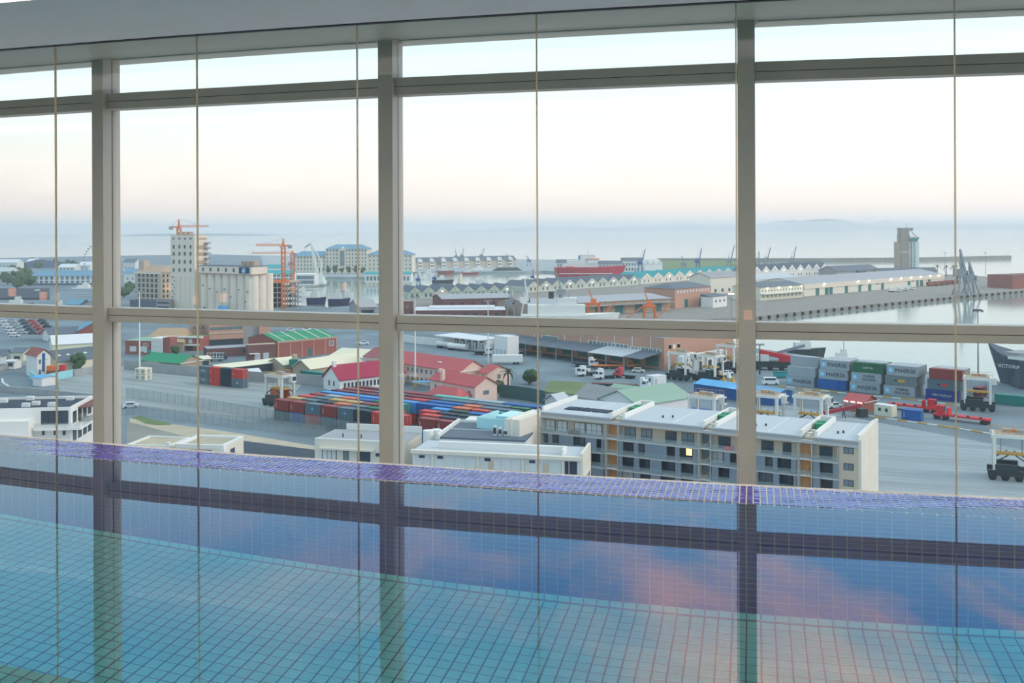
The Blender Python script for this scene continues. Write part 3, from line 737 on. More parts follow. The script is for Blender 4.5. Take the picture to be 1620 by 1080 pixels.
def mast(u, y, ytop, label, head='ring', m=None, base=None):
    p = P(u, y); h = HT(ytop, u, p.y); o = tag(empty('light_mast', (p.x, p.y, GZ)), label, 'light mast')
    b = MB(); b.cyl((0, 0, 0), (0, 0, h), .32, .16, 8); b.build('pole', m or M_steel, o)
    if head == 'ring':
        b = MB(); b.cyl((0, 0, h-.2), (0, 0, h+.15), 1.5, 1.5, 12); b.build('head_frame', M_dgreen, o)
        for k in range(6): B('floodlight', o, 1.5*cos(k*pi/3), 1.5*sin(k*pi/3), h-.7, .6, .6, .5, M_steel)
    else:
        B('crossarm', o, 0, 0, h-.3, 3.0, .2, .2, M_steel)
        for k in (-1.3, -.45, .45, 1.3): B('floodlight', o, k, 0, h-.1, .55, .5, .5, M_lampw if head == 'lit' else M_steel)
    if base: B('base_sleeve', o, 0, 0, 0, .9, .9, 3.2, base, shape='cyl')
    return o
def dockcrane(u, y, ut, yt, m, label, group=None, port=1.0, lit=False, zb=0.0):
    p = P(u, y); s = p.y/F; h = HT(yt, ut, p.y); dx = (ut-u)*s
    o = tag(empty('dock_crane', (p.x, p.y, GZ+zb)), label, 'crane', group)
    ph = min(12*port, h*.4); w = 3.4*port
    for sx in (-1, 1):
        for sy in (-1, 1):
            b = MB(); b.bar((sx*w, sy*w, 0), (sx*w*.45, sy*w*.45, ph), .8*port, .7*port); b.build('leg', m, o)
    B('slewing_deck', o, 0, 0, ph, w*1.5, w*1.5, .8*port, m); B('machine_house', o, -1.5*port, 0, ph+.8*port, 4.6*port, 3.8*port, 3.2*port, m); B('cab', o, 1.8*port, 0, ph+.9*port, 1.8*port, 2*port, 2.2*port, M_glassd)
    b = MB(); b.bar((0, 0, ph+3.6*port), (-1.2*port, 0, ph+7.5*port), 1.2*port, .6*port); b.build('a_frame', m, o)
    b = MB(); t_ = Vector((dx, 0, h)); f0 = Vector((1.5*port, 0, ph+1.6*port))
    for sy in (-1, 1): b.bar(f0+Vector((0, sy*.8*port, 0)), t_, 1.1*port, .8*port)
    for k in range(7):
        q = f0.lerp(t_, (k+.5)/7); ww = .8*port*(1-(k+.5)/7); b.bar(q+Vector((0, -ww, 0)), f0.lerp(t_, (k+1.2)/7.4)+Vector((0, ww, 0)), .5*port)
    b.build('jib', m, o)
    b = MB(); b.bar((-1.2*port, 0, ph+7.5*port), t_, .3*port); b.build('stay', M_steel, o)
    return o
def towercrane(u, y, ytop, ujib, yj, ucnt, m, label):
    p = P(u, y); s = p.y/F; h = HT(yj, u, p.y); ht = HT(ytop, u, p.y)
    o = tag(empty('tower_crane', (p.x, p.y, GZ)), label, 'crane')
    b = MB(); w = 1.1
    for sx in (-1, 1):
        for sy in (-1, 1): b.bar((sx*w, sy*w, 0), (sx*w, sy*w, h), .42)
    n = max(4, int(h/3.2))
    for k in range(n):
        z0, z1 = h*k/n, h*(k+1)/n
        for (ax, ay), (bx, by) in (((-w, -w), (w, -w)), ((w, -w), (w, w)), ((w, w), (-w, w)), ((-w, w), (-w, -w))): b.bar((ax, ay, z0), (bx, by, z1), .28)
    b.build('mast', m, o)
    b = MB(); b.bar((0, 0, h), (0, 0, ht), 1.5, .5); b.build('tower_head', m, o)
    xj = (ujib-u)*s; xc = (ucnt-u)*s
    b = MB()
    for q in ((-.6, 0), (.6, 0), (0, 1.1)): b.bar((0, q[0], h+q[1]), (xj, q[0], h+q[1]), .3)
    for k in range(12): b.bar((xj*k/12, -.6, h), (xj*(k+.5)/12, 0, h+1.1), .2); b.bar((xj*(k+.5)/12, 0, h+1.1), (xj*(k+1)/12, .6, h), .2)
    b.build('jib', m, o)
    b = MB(); b.bar((0, 0, h), (xc, 0, h), .9); b.build('counter_jib', m, o)
    B('counterweight', o, xc, 0, h-1.8, 2.4, 1.6, 2.2, M_grey); B('cab', o, 1.4 if xj > 0 else -1.4, 0, h-1.6, 1.5, 1.4, 1.8, M_white)
    b = MB(); b.bar((0, 0, ht), (xj*.7, 0, h+1.1), .12); b.bar((0, 0, ht), (xc*.9, 0, h+.4), .12); b.build('stay', M_steel, o)
    return o
def boat(u, y, Lpx, hgt, hull, label, group=None, mst=0.0, rz=0.0, up=M_white, cat='boat', z=SEAZ):
    x, v = corr(u, y); Y = F*(EYE-z)/v; px_ = Y/F; Lb = Lpx*px_
    o = tag(empty(cat, (x*Y/F, Y, z), rz), label, cat, group); w = Lb*.13; hh = hgt*.42
    b = MB(); top = []; bot = []
    for t_ in (0, .08, .3, .6, .8, .93, 1.0):
        ww = w*(.85 if t_ == 0 else 1 if t_ < .65 else max(.02, 1-((t_-.65)/.35)**1.6)); xx = (t_-.5)*Lb
        top.append((xx + (Lb*.04 if t_ == 1 else 0), ww, hh*(1+.35*max(0, t_-.6)))); bot.append((xx*.94, ww*.8, -.5))
    n = len(top); i = len(b.v)
    b.v += top + [(q[0], -q[1], q[2]) for q in top] + bot + [(q[0], -q[1], q[2]) for q in bot]
    for k in range(n-1):
        b.f += [(k, k+1, 2*n+k+1, 2*n+k), (n+k+1, n+k, 3*n+k, 3*n+k+1), (k+1, k, n+k, n+k+1)]
    b.f += [(0, 2*n, 3*n, n)]
    b.build('hull', hull, o)
    B('deckhouse', o, -Lb*.10, 0, hh, Lb*.42, w*1.4, hgt*.30, up); B('bridge', o, -Lb*.02, 0, hh+hgt*.30, Lb*.2, w*1.2, hgt*.24, up); B('bridge_window', o, Lb*.08, 0, hh+hgt*.40, Lb*.01+.1, w*1.1, hgt*.08, M_glassd)
    if mst:
        b2 = MB(); b2.cyl((0, 0, hh), (0, 0, hh+mst), Lb*.008+.12, .08, 6); b2.build('mast', M_steel, o)
    return o
# ---------------------------------------------------------------- containers
CM = {}
def cont_mesh(key, m, L_, W_, H_):
    k = (m.name, L_, W_, H_)
    if k in CM: return CM[k]
    b = MB(); n = int(L_/.28); d = .07
    for sy in (-1, 1):
        x = -L_/2+.12; st = (L_-.24)/n
        for i in range(n):
            y0 = sy*(W_/2-.02); y1 = sy*(W_/2-.02-d); f = [(x, y0), (x+st*.35, y0), (x+st*.5, y1), (x+st*.85, y1), (x+st, y0)]
            for p, q in zip(f, f[1:]): b.quad((p[0], p[1], .15), (q[0], q[1], .15), (q[0], q[1], H_-.12), (p[0], p[1], H_-.12))
            x += st
    b.box(-L_/2, L_/2, -W_/2+.1, W_/2-.1, H_-.13, H_-.02); b.box(-L_/2+.05, -L_/2+.1, -W_/2+.1, W_/2-.1, .1, H_-.1)
    for sx in (-1, 1):
        for sy in (-1, 1): b.box(min(sx*L_/2, sx*(L_/2-.16)), max(sx*L_/2, sx*(L_/2-.16)), min(sy*W_/2, sy*(W_/2-.16)), max(sy*W_/2, sy*(W_/2-.16)), 0, H_)
    for sy in (-1, 1):
        for z in (0, H_-.14): b.box(-L_/2, L_/2, min(sy*W_/2, sy*(W_/2-.12)), max(sy*W_/2, sy*(W_/2-.12)), z, z+.14)
    for z in (0, H_-.14): b.box(L_/2-.12, L_/2, -W_/2, W_/2, z, z+.14)
    b.box(-L_/2, L_/2, -W_/2+.1, W_/2-.1, .03, .12)
    me = b.mesh('container_body'); me.materials.append(m); CM[k] = me; return me
def cont(x, y, z, rz, rgbname, L_, W_, H_, label, group, logo=None, logom=None, lsize=1.0, star=None, cname='shipping_container', lx=0.0):
    m = CCOL[rgbname]; o = tag(empty(cname, (x, y, z), rz), label, 'shipping container', group)
    place('body', cont_mesh('b', m, L_, W_, H_), o)
    for sy in (-1, 1):
        dr = B('door', o, L_/2-.05, sy*(W_/4-.02), .15, .06, W_/2-.2, H_-.3, m)
        for q_ in (.35, .7): sub(B('lock_rod', o, L_/2, sy*W_*.4*q_, .2, .05, .05, H_-.4, M_steel), dr)
    
    if logo: text('lettering', o, logo, (lx, -W_/2-.02, H_*.5), lsize, logom or M_white)
    if star: B('logo_square', o, -L_*.36, -W_/2-.01, H_*.25, L_*.12, .03, H_*.5, star)
    return o
CCOL = {k: stripes('container_'+k, c, tuple(max(0, int(v*.9)) for v in c), 0, .28, .55, var=.08) for k, c in dict(
    rust=(150, 66, 66), red=(206, 74, 66), slate=(96, 120, 132), navy=(34, 56, 74), blue=(30, 104, 176), sky=(70, 152, 218), orange=(214, 120, 84), ochre=(202, 170, 108),
    green=(40, 112, 84), teal=(44, 140, 132), pale=(166, 180, 184), maersk=(172, 182, 186), maroon=(118, 50, 60), dgreen=(36, 70, 62), aqua=(112, 190, 176), p_blue=(40, 74, 146), grey=(128, 140, 142)).items()}
def straddle(u, y, rz, label, hgt=9.4, W_=4.8, L_=9.0, body=None, load=None, at=None, ylow=True):
    p = at if at is not None else P(u, y); body = body or M_white
    o = tag(empty('straddle_carrier', (p.x, p.y, GZ), rz), label, 'straddle carrier', 'straddle carriers in the container yard')
    for sy in (-1, 1):
        B('side_beam', o, 0, sy*W_/2, 1.0, L_, .9, 1.1, M_dgreen)
        for x in (-L_*.40, -L_*.14, L_*.14, L_*.40): place('wheel', unit('cyly', M_rubber), o, (x, sy*W_/2, .8), 0, (1.6, .6, 1.6))
        B('engine_box', o, -L_*.1, sy*W_/2, 2.1, L_*.5, 1.0, 1.2, M_dgreen)
        for x in (-L_*.36, L_*.36):
            B('leg', o, x, sy*W_/2, 2.0, .62, .62, hgt-2.6, body)
            b = MB(); b.bar((x, sy*W_/2, hgt*.38), (x*.2, sy*W_/2, hgt*.55), .22); b.build('brace', M_dgreen, o)
        B('top_rail', o, 0, sy*W_/2, hgt-.9, L_*.86, .6, .7, body)
        b = MB(); b.box(-L_*.42, L_*.42, sy*(W_/2+.3)-.03, sy*(W_/2+.3)+.03, hgt+.75, hgt+.83)
        for k in range(8): xx = -L_*.42 + L_*.84*k/7; b.box(xx-.03, xx+.03, sy*(W_/2+.3)-.03, sy*(W_/2+.3)+.03, hgt-.2, hgt+.8)
        b.build('handrail', M_yellow, o)
    for x in (-L_*.36, L_*.36): B('cross_beam', o, x, 0, hgt-.9, .6, W_, .7, body)
    B('hoist_deck', o, 0, 0, hgt-.25, L_*.7, W_*.9, .18, M_tan); B('winch', o, -.8, .4, hgt-.1, 1.6, 1.4, .7, M_tan); B('cable_drum', o, .6, .9, hgt-.1, .9, .7, .5, M_orange); B('motor_box', o, 1.6, -.6, hgt-.1, 1.4, 1.2, .8, M_grey)
    B('spreader', o, 0, 0, hgt*.52, L_*.64, 2.2, .4, M_yellow)
    for sx in (-1, 1):
        for sy in (-1, 1):
            b = MB(); b.bar((sx*2, sy*.8, hgt*.55), (sx*2, sy*.8, hgt-.3), .09); b.build('hoist_rope', M_steel, o)
    cb_ = B('cab', o, L_*.36+.9, W_*.22, hgt-2.4, 1.5, 1.5, 1.9, M_white); sub(B('cab_window', o, L_*.36+1.67, W_*.22, hgt-1.9, .05, 1.3, 1.2, M_glassd), cb_)
    if load: place('lifted_container', cont_mesh('b', CCOL[load], 5.5, 2.44, 2.8), o, (0, 0, hgt*.52-2.85))
    return o
def fence(pts, h, label, step=2.6, name='wire_fence'):
    q = [P(u, y) for u, y in pts]; o = tag(empty(name, (q[0].x, q[0].y, GZ)), label, 'fence'); a0 = q[0]
    for a, c in zip(q, q[1:]):
        d = c-a; Lf = d.length; ang = atan2(d.y, d.x); n = max(1, int(Lf/step)); e = d/n
        mid = (a+c)/2 - a0
        B('wire_panel', o, mid.x, mid.y, .1, Lf, .03, h-.1, M_wire, ang)
        for k in range(n):
            w = a + e*k - a0; B('post', o, w.x, w.y, 0, .09, .09, h+.15, M_cgrey, ang)
    return o
# ================================================================== apartment block with balconies
ap = Bld('apartment_block', 'long grey apartment block with stacked balconies and pale flat roofs', 'building', (853.7, 650.7), (1358, 698), 14.2, depth=17.2)
H4 = 14.2; FL = 2.95
sx = lambda u, y=690, off=0: ap.px(u, y, off)[0]
ap.h = H4
ap.box('wall', 0, ap.L, 1.5, ap.D, 0, H4-.5, M_beige)
gaps = [(sx(966, 662), sx(982, 664)), (sx(1112.5, 676), sx(1128, 677)), (sx(1267.5, 689), sx(1287, 691))]
segs = []; x_ = 0
for g0, g1 in gaps: segs.append((x_, g0)); x_ = g1
segs.append((x_, ap.L))
for k, (a, c) in enumerate(segs):
    r = ap.box('roof', a, c, 0, ap.D, H4-.35, H4+.05, M_lgrey)
    ap.box('roof_gutter', a, c, -.12, .0, H4-.6, H4-.12, M_grey)
    for q in (a+.25, c-.25): ap.box('parapet', q-.25, q+.25, 1.0, ap.D, H4, H4+.9, M_offw)
    ap.box('roof_seam', a+(c-a)*.62, a+(c-a)*.62+.12, .5, ap.D-.5, H4+.05, H4+.16, M_wroof)
    for j in range(2): ap.box('roof_vent', a+(c-a)*(.4+.1*j), a+(c-a)*(.4+.1*j)+.3, 5+j, 5.3+j, H4+.05, H4+.5, M_dgreen)
for k in range(5): ap.box('solar_panel', 3.6+2.0*k, 5.4+2.0*k, 4.2, 7.0, H4+.12, H4+.28, M_dark)
ap.box('fascia', 0, ap.L, -.25, .6, H4-1.15, H4-.62, M_slab)
for g0, g1 in gaps:      # service slots with condensers and green tanks
    ap.box('slot_floor', g0, g1, 1.0, ap.D, H4-1.6, H4-1.4, M_grey); ap.box('parapet', g0-.3, g1+.3, ap.D-.6, ap.D, H4, H4+1.0, M_offw)
    for j in range(4): ap.box('condenser', g0+.25, g0+1.0, 2.0+1.5*j, 2.9+1.5*j, H4-1.4, H4-.2+.2*(j % 2), M_white)
    for j in range(2): B('water_tank', ap.o, g1-1.0, 9.5+2.6*j, H4-1.4, 1.9, 1.9, 2.2, M_groof, shape='cyl')
# floors: slabs, rails, shutters, windows
tops = [H4-1.15-FL*k for k in range(5)]
W4 = {0: [(856, 878, 'c', 3), (882, 897, 'c', 2), (909, 925.5, 'c', 2), (928, 952, 'c', 3), (989, 1005, 'm', 2), (1015, 1031, 'm', 2), (1053, 1069.6, 'd', 2), (1079, 1097, 'm', 2), (1137, 1155, 'd', 2), (1205, 1223, 'd', 2), (1239, 1251, 'd', 2), (1297, 1316, 'd', 2)],
      1: [(852, 866, 'm', 2), (875, 883, 'm', 1), (908.5, 925, 'm', 2), (945, 950, 'd', 1), (987, 1001.5, 'd', 2), (1011, 1019, 'm', 1), (1056, 1067, 'd', 2), (1076, 1095, 'o', 2), (1125, 1144, 'c', 2), (1156, 1164, 'd', 1), (1212, 1221, 'm', 1), (1231, 1250, 'd', 2), (1298, 1316, 'd', 2)],
      2: [(860, 880, 'd', 2), (900, 915, 'm', 1), (937, 948.5, 'd', 2), (986, 1001.5, 'd', 2), (1012.6, 1027, 'd', 2), (1048, 1067, 'd', 2), (1078.5, 1095.6, 'd', 2), (1138, 1152.6, 'd', 2), (1201, 1221.5, 'm', 2), (1234, 1254, 'd', 2), (1299, 1316, 'd', 2)],
      3: [(870, 890, 'd', 2), (905, 925, 'd', 2), (985, 1002, 'c', 2), (1014, 1028, 'd', 2), (1046, 1067, 'd', 2), (1078, 1096, 'd', 2), (1138, 1154, 'd', 2), (1202, 1222, 'd', 2), (1236, 1254, 'd', 2), (1299, 1316, 'd', 2)]}
WMAT = {'c': M_curt, 'm': M_glassm, 'd': M_glassd, 'o': M_glassd}
xend = sx(1327, 720)
stairs = [(sx(959, 680), sx(977, 682)), (sx(1106.5, 695), sx(1123, 697)), (sx(1264, 710), sx(1283, 712))]
for f in range(4):
    zt = tops[f]; zf = zt-FL; yrow = 690+27*f
    prev = 0
    for a, c in stairs + [(xend, xend)]:
        ap.box('balcony_slab', prev, a, -.5, 1.6, zf-.16, zf+.1, M_slab)
        ap.box('balcony_rail', prev+.1, a-.1, -.48, -.44, zf+.1, zf+1.05, M_balglass)
        for q in (prev+.08, a-.2): ap.box('divider', q, q+.16, -.35, 1.5, zf+.1, zt-.16, M_slab)
        prev = c
    for i, (a, c) in enumerate(stairs):     # timber lined stair bays, open to the air
        ap.box('stair_bay_back', a, c, 1.40, 1.52, zf, zt, M_wood if i != 1 else M_glassm); ap.box('stair_landing', a, c, -.1, 1.5, zf-.12, zf+.06, M_offw)
        ap.box('stair_bay_side', a, a+.12, -.1, 1.5, zf, zt, M_beige); ap.box('stair_rail', a+.1, c-.1, -.08, -.04, zf+.1, zf+1.0, M_balglass)
        b = MB(); b.bar((a+.3, 1.25, zf+.1), (c-.3, 1.25, zf+1.3), .22); b.build('stair_flight', M_wood, ap.o)
    for u0, u1, kd, n in W4[f]:
        x0, x1 = sx(u0, yrow+8, 1.42), sx(u1, yrow+8, 1.42)
        fr = ap.box('window_frame', x0-.08, x1+.08, 1.42, 1.53, zf+.12, zf+2.35, M_dark)
        for k in range(n):
            a, c = x0+(x1-x0)*k/n+.05, x0+(x1-x0)*(k+1)/n-.05
            ap.box('pane', a, c, 1.36, 1.46, zf+.2, zf+1.0, WMAT[kd], fr); ap.box('pane', a, c, 1.36, 1.46, zf+1.06, zf+2.28, WMAT[kd] if not (kd == 'o' and k == 1) else M_lampo, fr)
    if f > 0:                               # blue grey sliding shutters at the front edge
        xs_ = sorted((sx(u0, yrow+8, -.4)-.15, sx(u1, yrow+8, -.4)+.15) for u0, u1, *_ in W4[f]) + [(xend, xend)]
        st = stairs; p_ = 0.2
        for a, c in xs_:
            lo, hi = p_, a
            for g0, g1 in st:
                if lo < g1 and hi > g0: hi2 = min(hi, g0-.4); lo2 = max(lo, g1+.4); cut = [(lo, hi2), (lo2, hi)]; break
            else: cut = [(lo, hi)]
            for l, h_ in cut:
                if h_-l > .5: ap.box('shutter', l+.05, h_-.05, -.42, -.32, zf+.12, zt-.18, M_panel)
            p_ = c
ap.box('end_bay', xend, ap.L, -.1, 1.6, 0, H4-1.15, M_beige)
for y0, y1 in ((708, 717.5), (733, 743.5), (759, 769)):
    x0, z1 = ap.px(1335.6, y0, -.1); x1, z0 = ap.px(1349.6, y1, -.1)
    fr = ap.box('window_frame', x0-.1, x1+.1, -.16, -.06, z0-.1, z1+.1, M_dark)
    for k in range(2): ap.box('pane', x0+(x1-x0)*k/2+.04, x0+(x1-x0)*(k+1)/2-.04, -.2, -.1, z0, z1, M_glassm, fr)
b = MB(); b.prism([(0, -.2), (ap.D+.3, -.2), (ap.D+.3, H4+1.2), (1.0, H4+.9), (0, H4+.2)], 0, .5)
me = b.mesh('end_wall'); me.materials.append(M_cream); o = place('end_wall', me, ap.o, (ap.L, 0, 0), rot=(pi/2, 0, pi/2))
sofa = ap.px(1144, 716, 0)[0]
ap.box('balcony_sofa', sofa, sofa+1.8, .2, .9, tops[0]-FL+.1, tops[0]-FL+.75, M_redpaint); xb = sx(900, 690); ap.box('planter', xb, xb+2.2, -.3, .3, tops[0]-FL+.1, tops[0]-FL+.9, M_dbrick)
# ------------------------------------------------------------------ white block in front of it
wb = Bld('white_flats', 'white two level block with a flat roof, corner gallery and roof condensers', 'building', (652.6, 710.4), (919, 722.6), 11.0, depth=9.5)
wb.a = wb.a; wb.walls(10.4, M_offw); wb.box('cornice', -.2, wb.L+.1, -.6, .4, 10.4, 11.0, M_cream)
wb.box('roof', 0, wb.L, 0, wb.D, 10.4, 10.75, M_lgrey); wb.box('roof_ridge', 4, wb.L-3.2, 3.0, 4.0, 10.7, 12.0, M_offw); wb.box('roof_ridge', wb.L-3.6, wb.L-3.2, .5, 3.0, 10.7, 12.0, M_offw)
wb.box('end_wall', wb.L-.1, wb.L+.4, -.3, wb.D, 0, 11.6, M_cream)
for x0, x1 in ((.5, 3.6), (4.0, 12.2), (13.0, 20.6), (21.3, 28.0)):
    n = max(2, int((x1-x0)/1.9)); w = (x1-x0)/n
    for k in range(n):
        wb.box('window', x0+w*k+.06, x0+w*(k+1)-.06, -.1, .05, 8.0, 9.9, M_curt); wb.box('window', x0+w*k+.06, x0+w*(k+1)-.06, -.1, .05, 6.6, 7.9, M_curt)
    wb.box('pier', x1+.1, x1+.55, -.35, 0, 0, 10.4, M_cream); wb.box('vent', x0+.8, x0+1.9, -.14, 0, 9.5, 10.0, M_dark)
for x0 in (14.4, 24.6): wb.box('door', x0, x0+1.1, -.13, .05, 6.4, 9.6, M_beige)
wb.box('opening', wb.L-2.9, wb.L-.7, -.06, .1, 6.2, 10.1, M_dark); wb.box('opening_post', wb.L-2.2, wb.L-2.1, -.1, 0, 6.2, 10.1, M_white)
wb.box('signboard', wb.L+.4, wb.L+.48, .6, wb.D-1.2, 4.8, 7.6, M_white)
text('lettering', wb.o, 'HARBOUR', (wb.L+.5, wb.D/2, 6.4), 1.25, M_dark, (pi/2, 0, pi/2))
rb = Bld('rooftop_wing', 'sloping grey roofed wing with white parapet and air conditioners', 'building', (672, 706), (815, 712), 10.8, depth=25)
rb.o.rotation_euler.z = rb.rz; rb.o.location = rb.loc(0, 9.6)
rb.walls(10.3, M_offw); rb.box('roof', 0, rb.L, 0, rb.D-9, 10.3, 10.7, M_slate)
rb.box('parapet', -.3, .2, -.5, rb.D-9, 10.3, 11.4, M_offw); rb.box('parapet', .2, rb.L, rb.D-9.4, rb.D-9, 10.3, 11.2, M_offw); rb.box('roof_rib', .4, rb.L-.3, 7.5, 7.8, 10.7, 10.9, M_lgrey)
for k in range(3): rb.box('condenser', 10.2+1.1*k, 10.9+1.1*k, 3.5, 4.1, 10.7, 12.6-.3*k, M_white); rb.box('condenser_fan', 10.25+1.1*k, 10.85+1.1*k, 3.44, 3.5, 11.0, 12.2-.3*k, M_dark)
for k in range(4): rb.box('condenser', 13.0+1.0*k, 13.6+1.0*k, 6.3, 6.9, 10.7, 12.5-.3*(k > 0), M_white); rb.box('condenser_fan', 13.05+1.0*k, 13.55+1.0*k, 6.24, 6.3, 11.0, 12.1-.3*(k > 0), M_dark)
for k in range(2): B('water_tank', rb.o, -2.6+1.3*k, 1.5+1.2*k, 8.2, 2.1, 2.1, 3.4, M_offw, shape='cyl')
B('tank_base', rb.o, -2.0, 2.2, 0, 5.0, 4.2, 8.2, M_grey)
M_cyan = mat('cyan_glass_roof', (176, 226, 230), .2, var=.04)
gr = Bld('glass_roof_terrace', 'roof terrace with pale cyan glass screen and white wall', 'building', (755, 676), (812, 682), 10.8, depth=9)
gr.walls(10.6, M_offw); gr.box('glass_screen', 0, gr.L, -.1, .1, 10.6, 13.0, M_cyan); gr.box('glass_screen', -.1, .1, 0, gr.D, 10.6, 13.0, M_cyan)
gr.box('pool_cover', gr.L*.35, gr.L-.2, 2.5, gr.D, 10.6, 13.1, M_cyan); gr.box('stair_wall', gr.L+.2, gr.L+3.6, -4.0, gr.D-1, 0, 14.0, M_cream); gr.box('stair_wall', gr.L+1.8, gr.L+2.1, -4.2, gr.D-1, 0, 14.3, M_offw)
# cream house further along
ch_ = Bld('cream_house', 'low cream flat roofed house with shaded patio doors', 'building', (497.8, 694.4), (640, 701.5), 9.0, depth=10.5)
ch_.walls(9.0, M_cream); ch_.box('roof', .5, ch_.L, .5, ch_.D-.3, 9.0, 9.12, M_lilac); ch_.box('parapet', 0, ch_.L, -.05, .45, 9.0, 9.25, M_white); ch_.box('parapet', 2.6, ch_.L, ch_.D-.3, ch_.D+.1, 9.0, 10.4, M_white)
for k in range(2): ch_.box('roof_pipe', 5+4*k, 5.2+4*k, 2.5, 2.7, 9.1, 9.9, M_dark)
for (u0, u1, y0, y1, m_) in ((510.6, 531.7, 709.4, 728, M_curt), (543.6, 551, 711, 730, M_glassm), (566, 585, 712, 733, M_glassd), (595, 607, 717.5, 722, M_glassd)):
    fr = ch_.pwin(u0-.8, y0-.8, u1+.8, y1, M_dark, 'window_frame', off=-.02, thick=.1); ch_.pwin(u0, y0, u1, y1, m_, 'window', off=-.06, n=3 if u1-u0 > 15 else 1, par=fr)
xa, za = ch_.px(507, 707); xb, _ = ch_.px(592, 711.5); ch_.box('canopy', xa, xb, -.9, 0, za-.25, za+.1, M_cream)
# concrete roof trays below the ledge
tr = Bld('roof_tray_block', 'low concrete block with a sunken gravel roof tray', 'building', (278, 703.5), (354, 706), 8.0, C=(388, 691))
tr.walls(7.6, M_cream); tr.box('gravel_bed', .6, tr.L-.6, .6, tr.D-.6, 7.6, 7.7, M_sand); tr.h = 7.6; tr.parapet(M_offw, .6, .7); tr.box('column', tr.L-.8, tr.L+.1, -.1, 1.2, 0, 7.6, M_offw); tr.box('window', tr.L+.0, tr.L+.12, 3, 5, 4.5, 6.8, M_glassd); tr.box('painted_shadow', 1, tr.L-2.5, -.05, .1, 5.6, 7.2, M_dark)  # flat dark panel on the front stands in for a recess's shadow
tr2 = Bld('roof_tray_block', 'small concrete block with gravel roof next to a low gable', 'building', (200, 704), (268, 706.5), 7.5, depth=9)
tr2.walls(7.2, M_cream); tr2.box('gravel_bed', .4, tr2.L-.4, .4, tr2.D-.4, 7.2, 7.35, M_sand); tr2.h = 7.2; tr2.parapet(M_offw, .5, .5); tr2.box('column', tr2.L-.7, tr2.L, -.1, .6, 0, 8.4, M_offw)
# ------------------------------------------------------------------ white apartments by the road
lw = Bld('white_apartments', 'white stepped apartment house with dark flat roof and glazed balconies', 'building', (-80, 648), (112, 644), 20.0, depth=13)
lw.walls(19.4, M_offw); lw.box('roof', .3, lw.L-.3, .3, lw.D-.3, 19.4, 19.55, M_dark); lw.h = 19.4; lw.parapet(M_offw, .6, .35)
for (u, y) in ((6, 636), (48, 632), (57, 640), (41, 643), (82, 642), (111, 632)):
    q = P(u, y, 19.6) - lw.a; B('roof_vent', lw.o, q.dot(lw.e), q.dot(lw.n), 19.55, 1.3, .9, .7, M_offw)
fr = lw.pwin(65, 649.5, 108, 671, M_dark, 'window_frame', off=-.02, thick=.1); lw.pwin(66.7, 650.5, 107, 670, M_glassd, 'window', off=-.08, n=4, par=fr)
for u in (66.5, 85, 99.5): lw.pwin(u, 681, u+4, 688, M_glassd, 'window', off=-.05)
x0, z0 = lw.px(58, 676); lw.box('balcony_slab', x0, lw.L+2.2, -1.6, 0, z0-.3, z0+.1, M_offw); lw.box('balcony_rail', x0, lw.L+2.2, -1.6, -1.55, z0+.1, z0+1.0, M_balglass)
lw.box('balcony_slab', lw.L, lw.L+2.2, 0, lw.D, z0-.3, z0+.1, M_offw); lw.box('balcony_rail', lw.L+2.15, lw.L+2.2, 0, lw.D, z0+.1, z0+1.0, M_balglass)
lw.wins('r', 4, (z0+.4, z0-2.9), 2.0, 2.1, M_glassd, .6); lw.box('awning', lw.L, lw.L+2.4, 4, lw.D, z0+2.7, z0+2.85, M_dbrick)
B('patio_table', lw.o, lw.L+1.1, 5, z0+.1, 1.2, 1.6, .75, M_grey)
for a, c, zt in ((-1, 11.5, 18.4), (0, 8.5, 14.8)):
    x1, z1 = lw.px(57, 645); lw.box('terrace_wall', x1-8.5, x1-.3, -3.0 if zt > 15 else -5.0, 0, 0, zt-.2, M_offw)
x1, _ = lw.px(12, 680); x2, _ = lw.px(48, 680); lw.box('garage_door', x1, x2, -5.1, -4.9, 10.6, 13.2, M_lgrey)
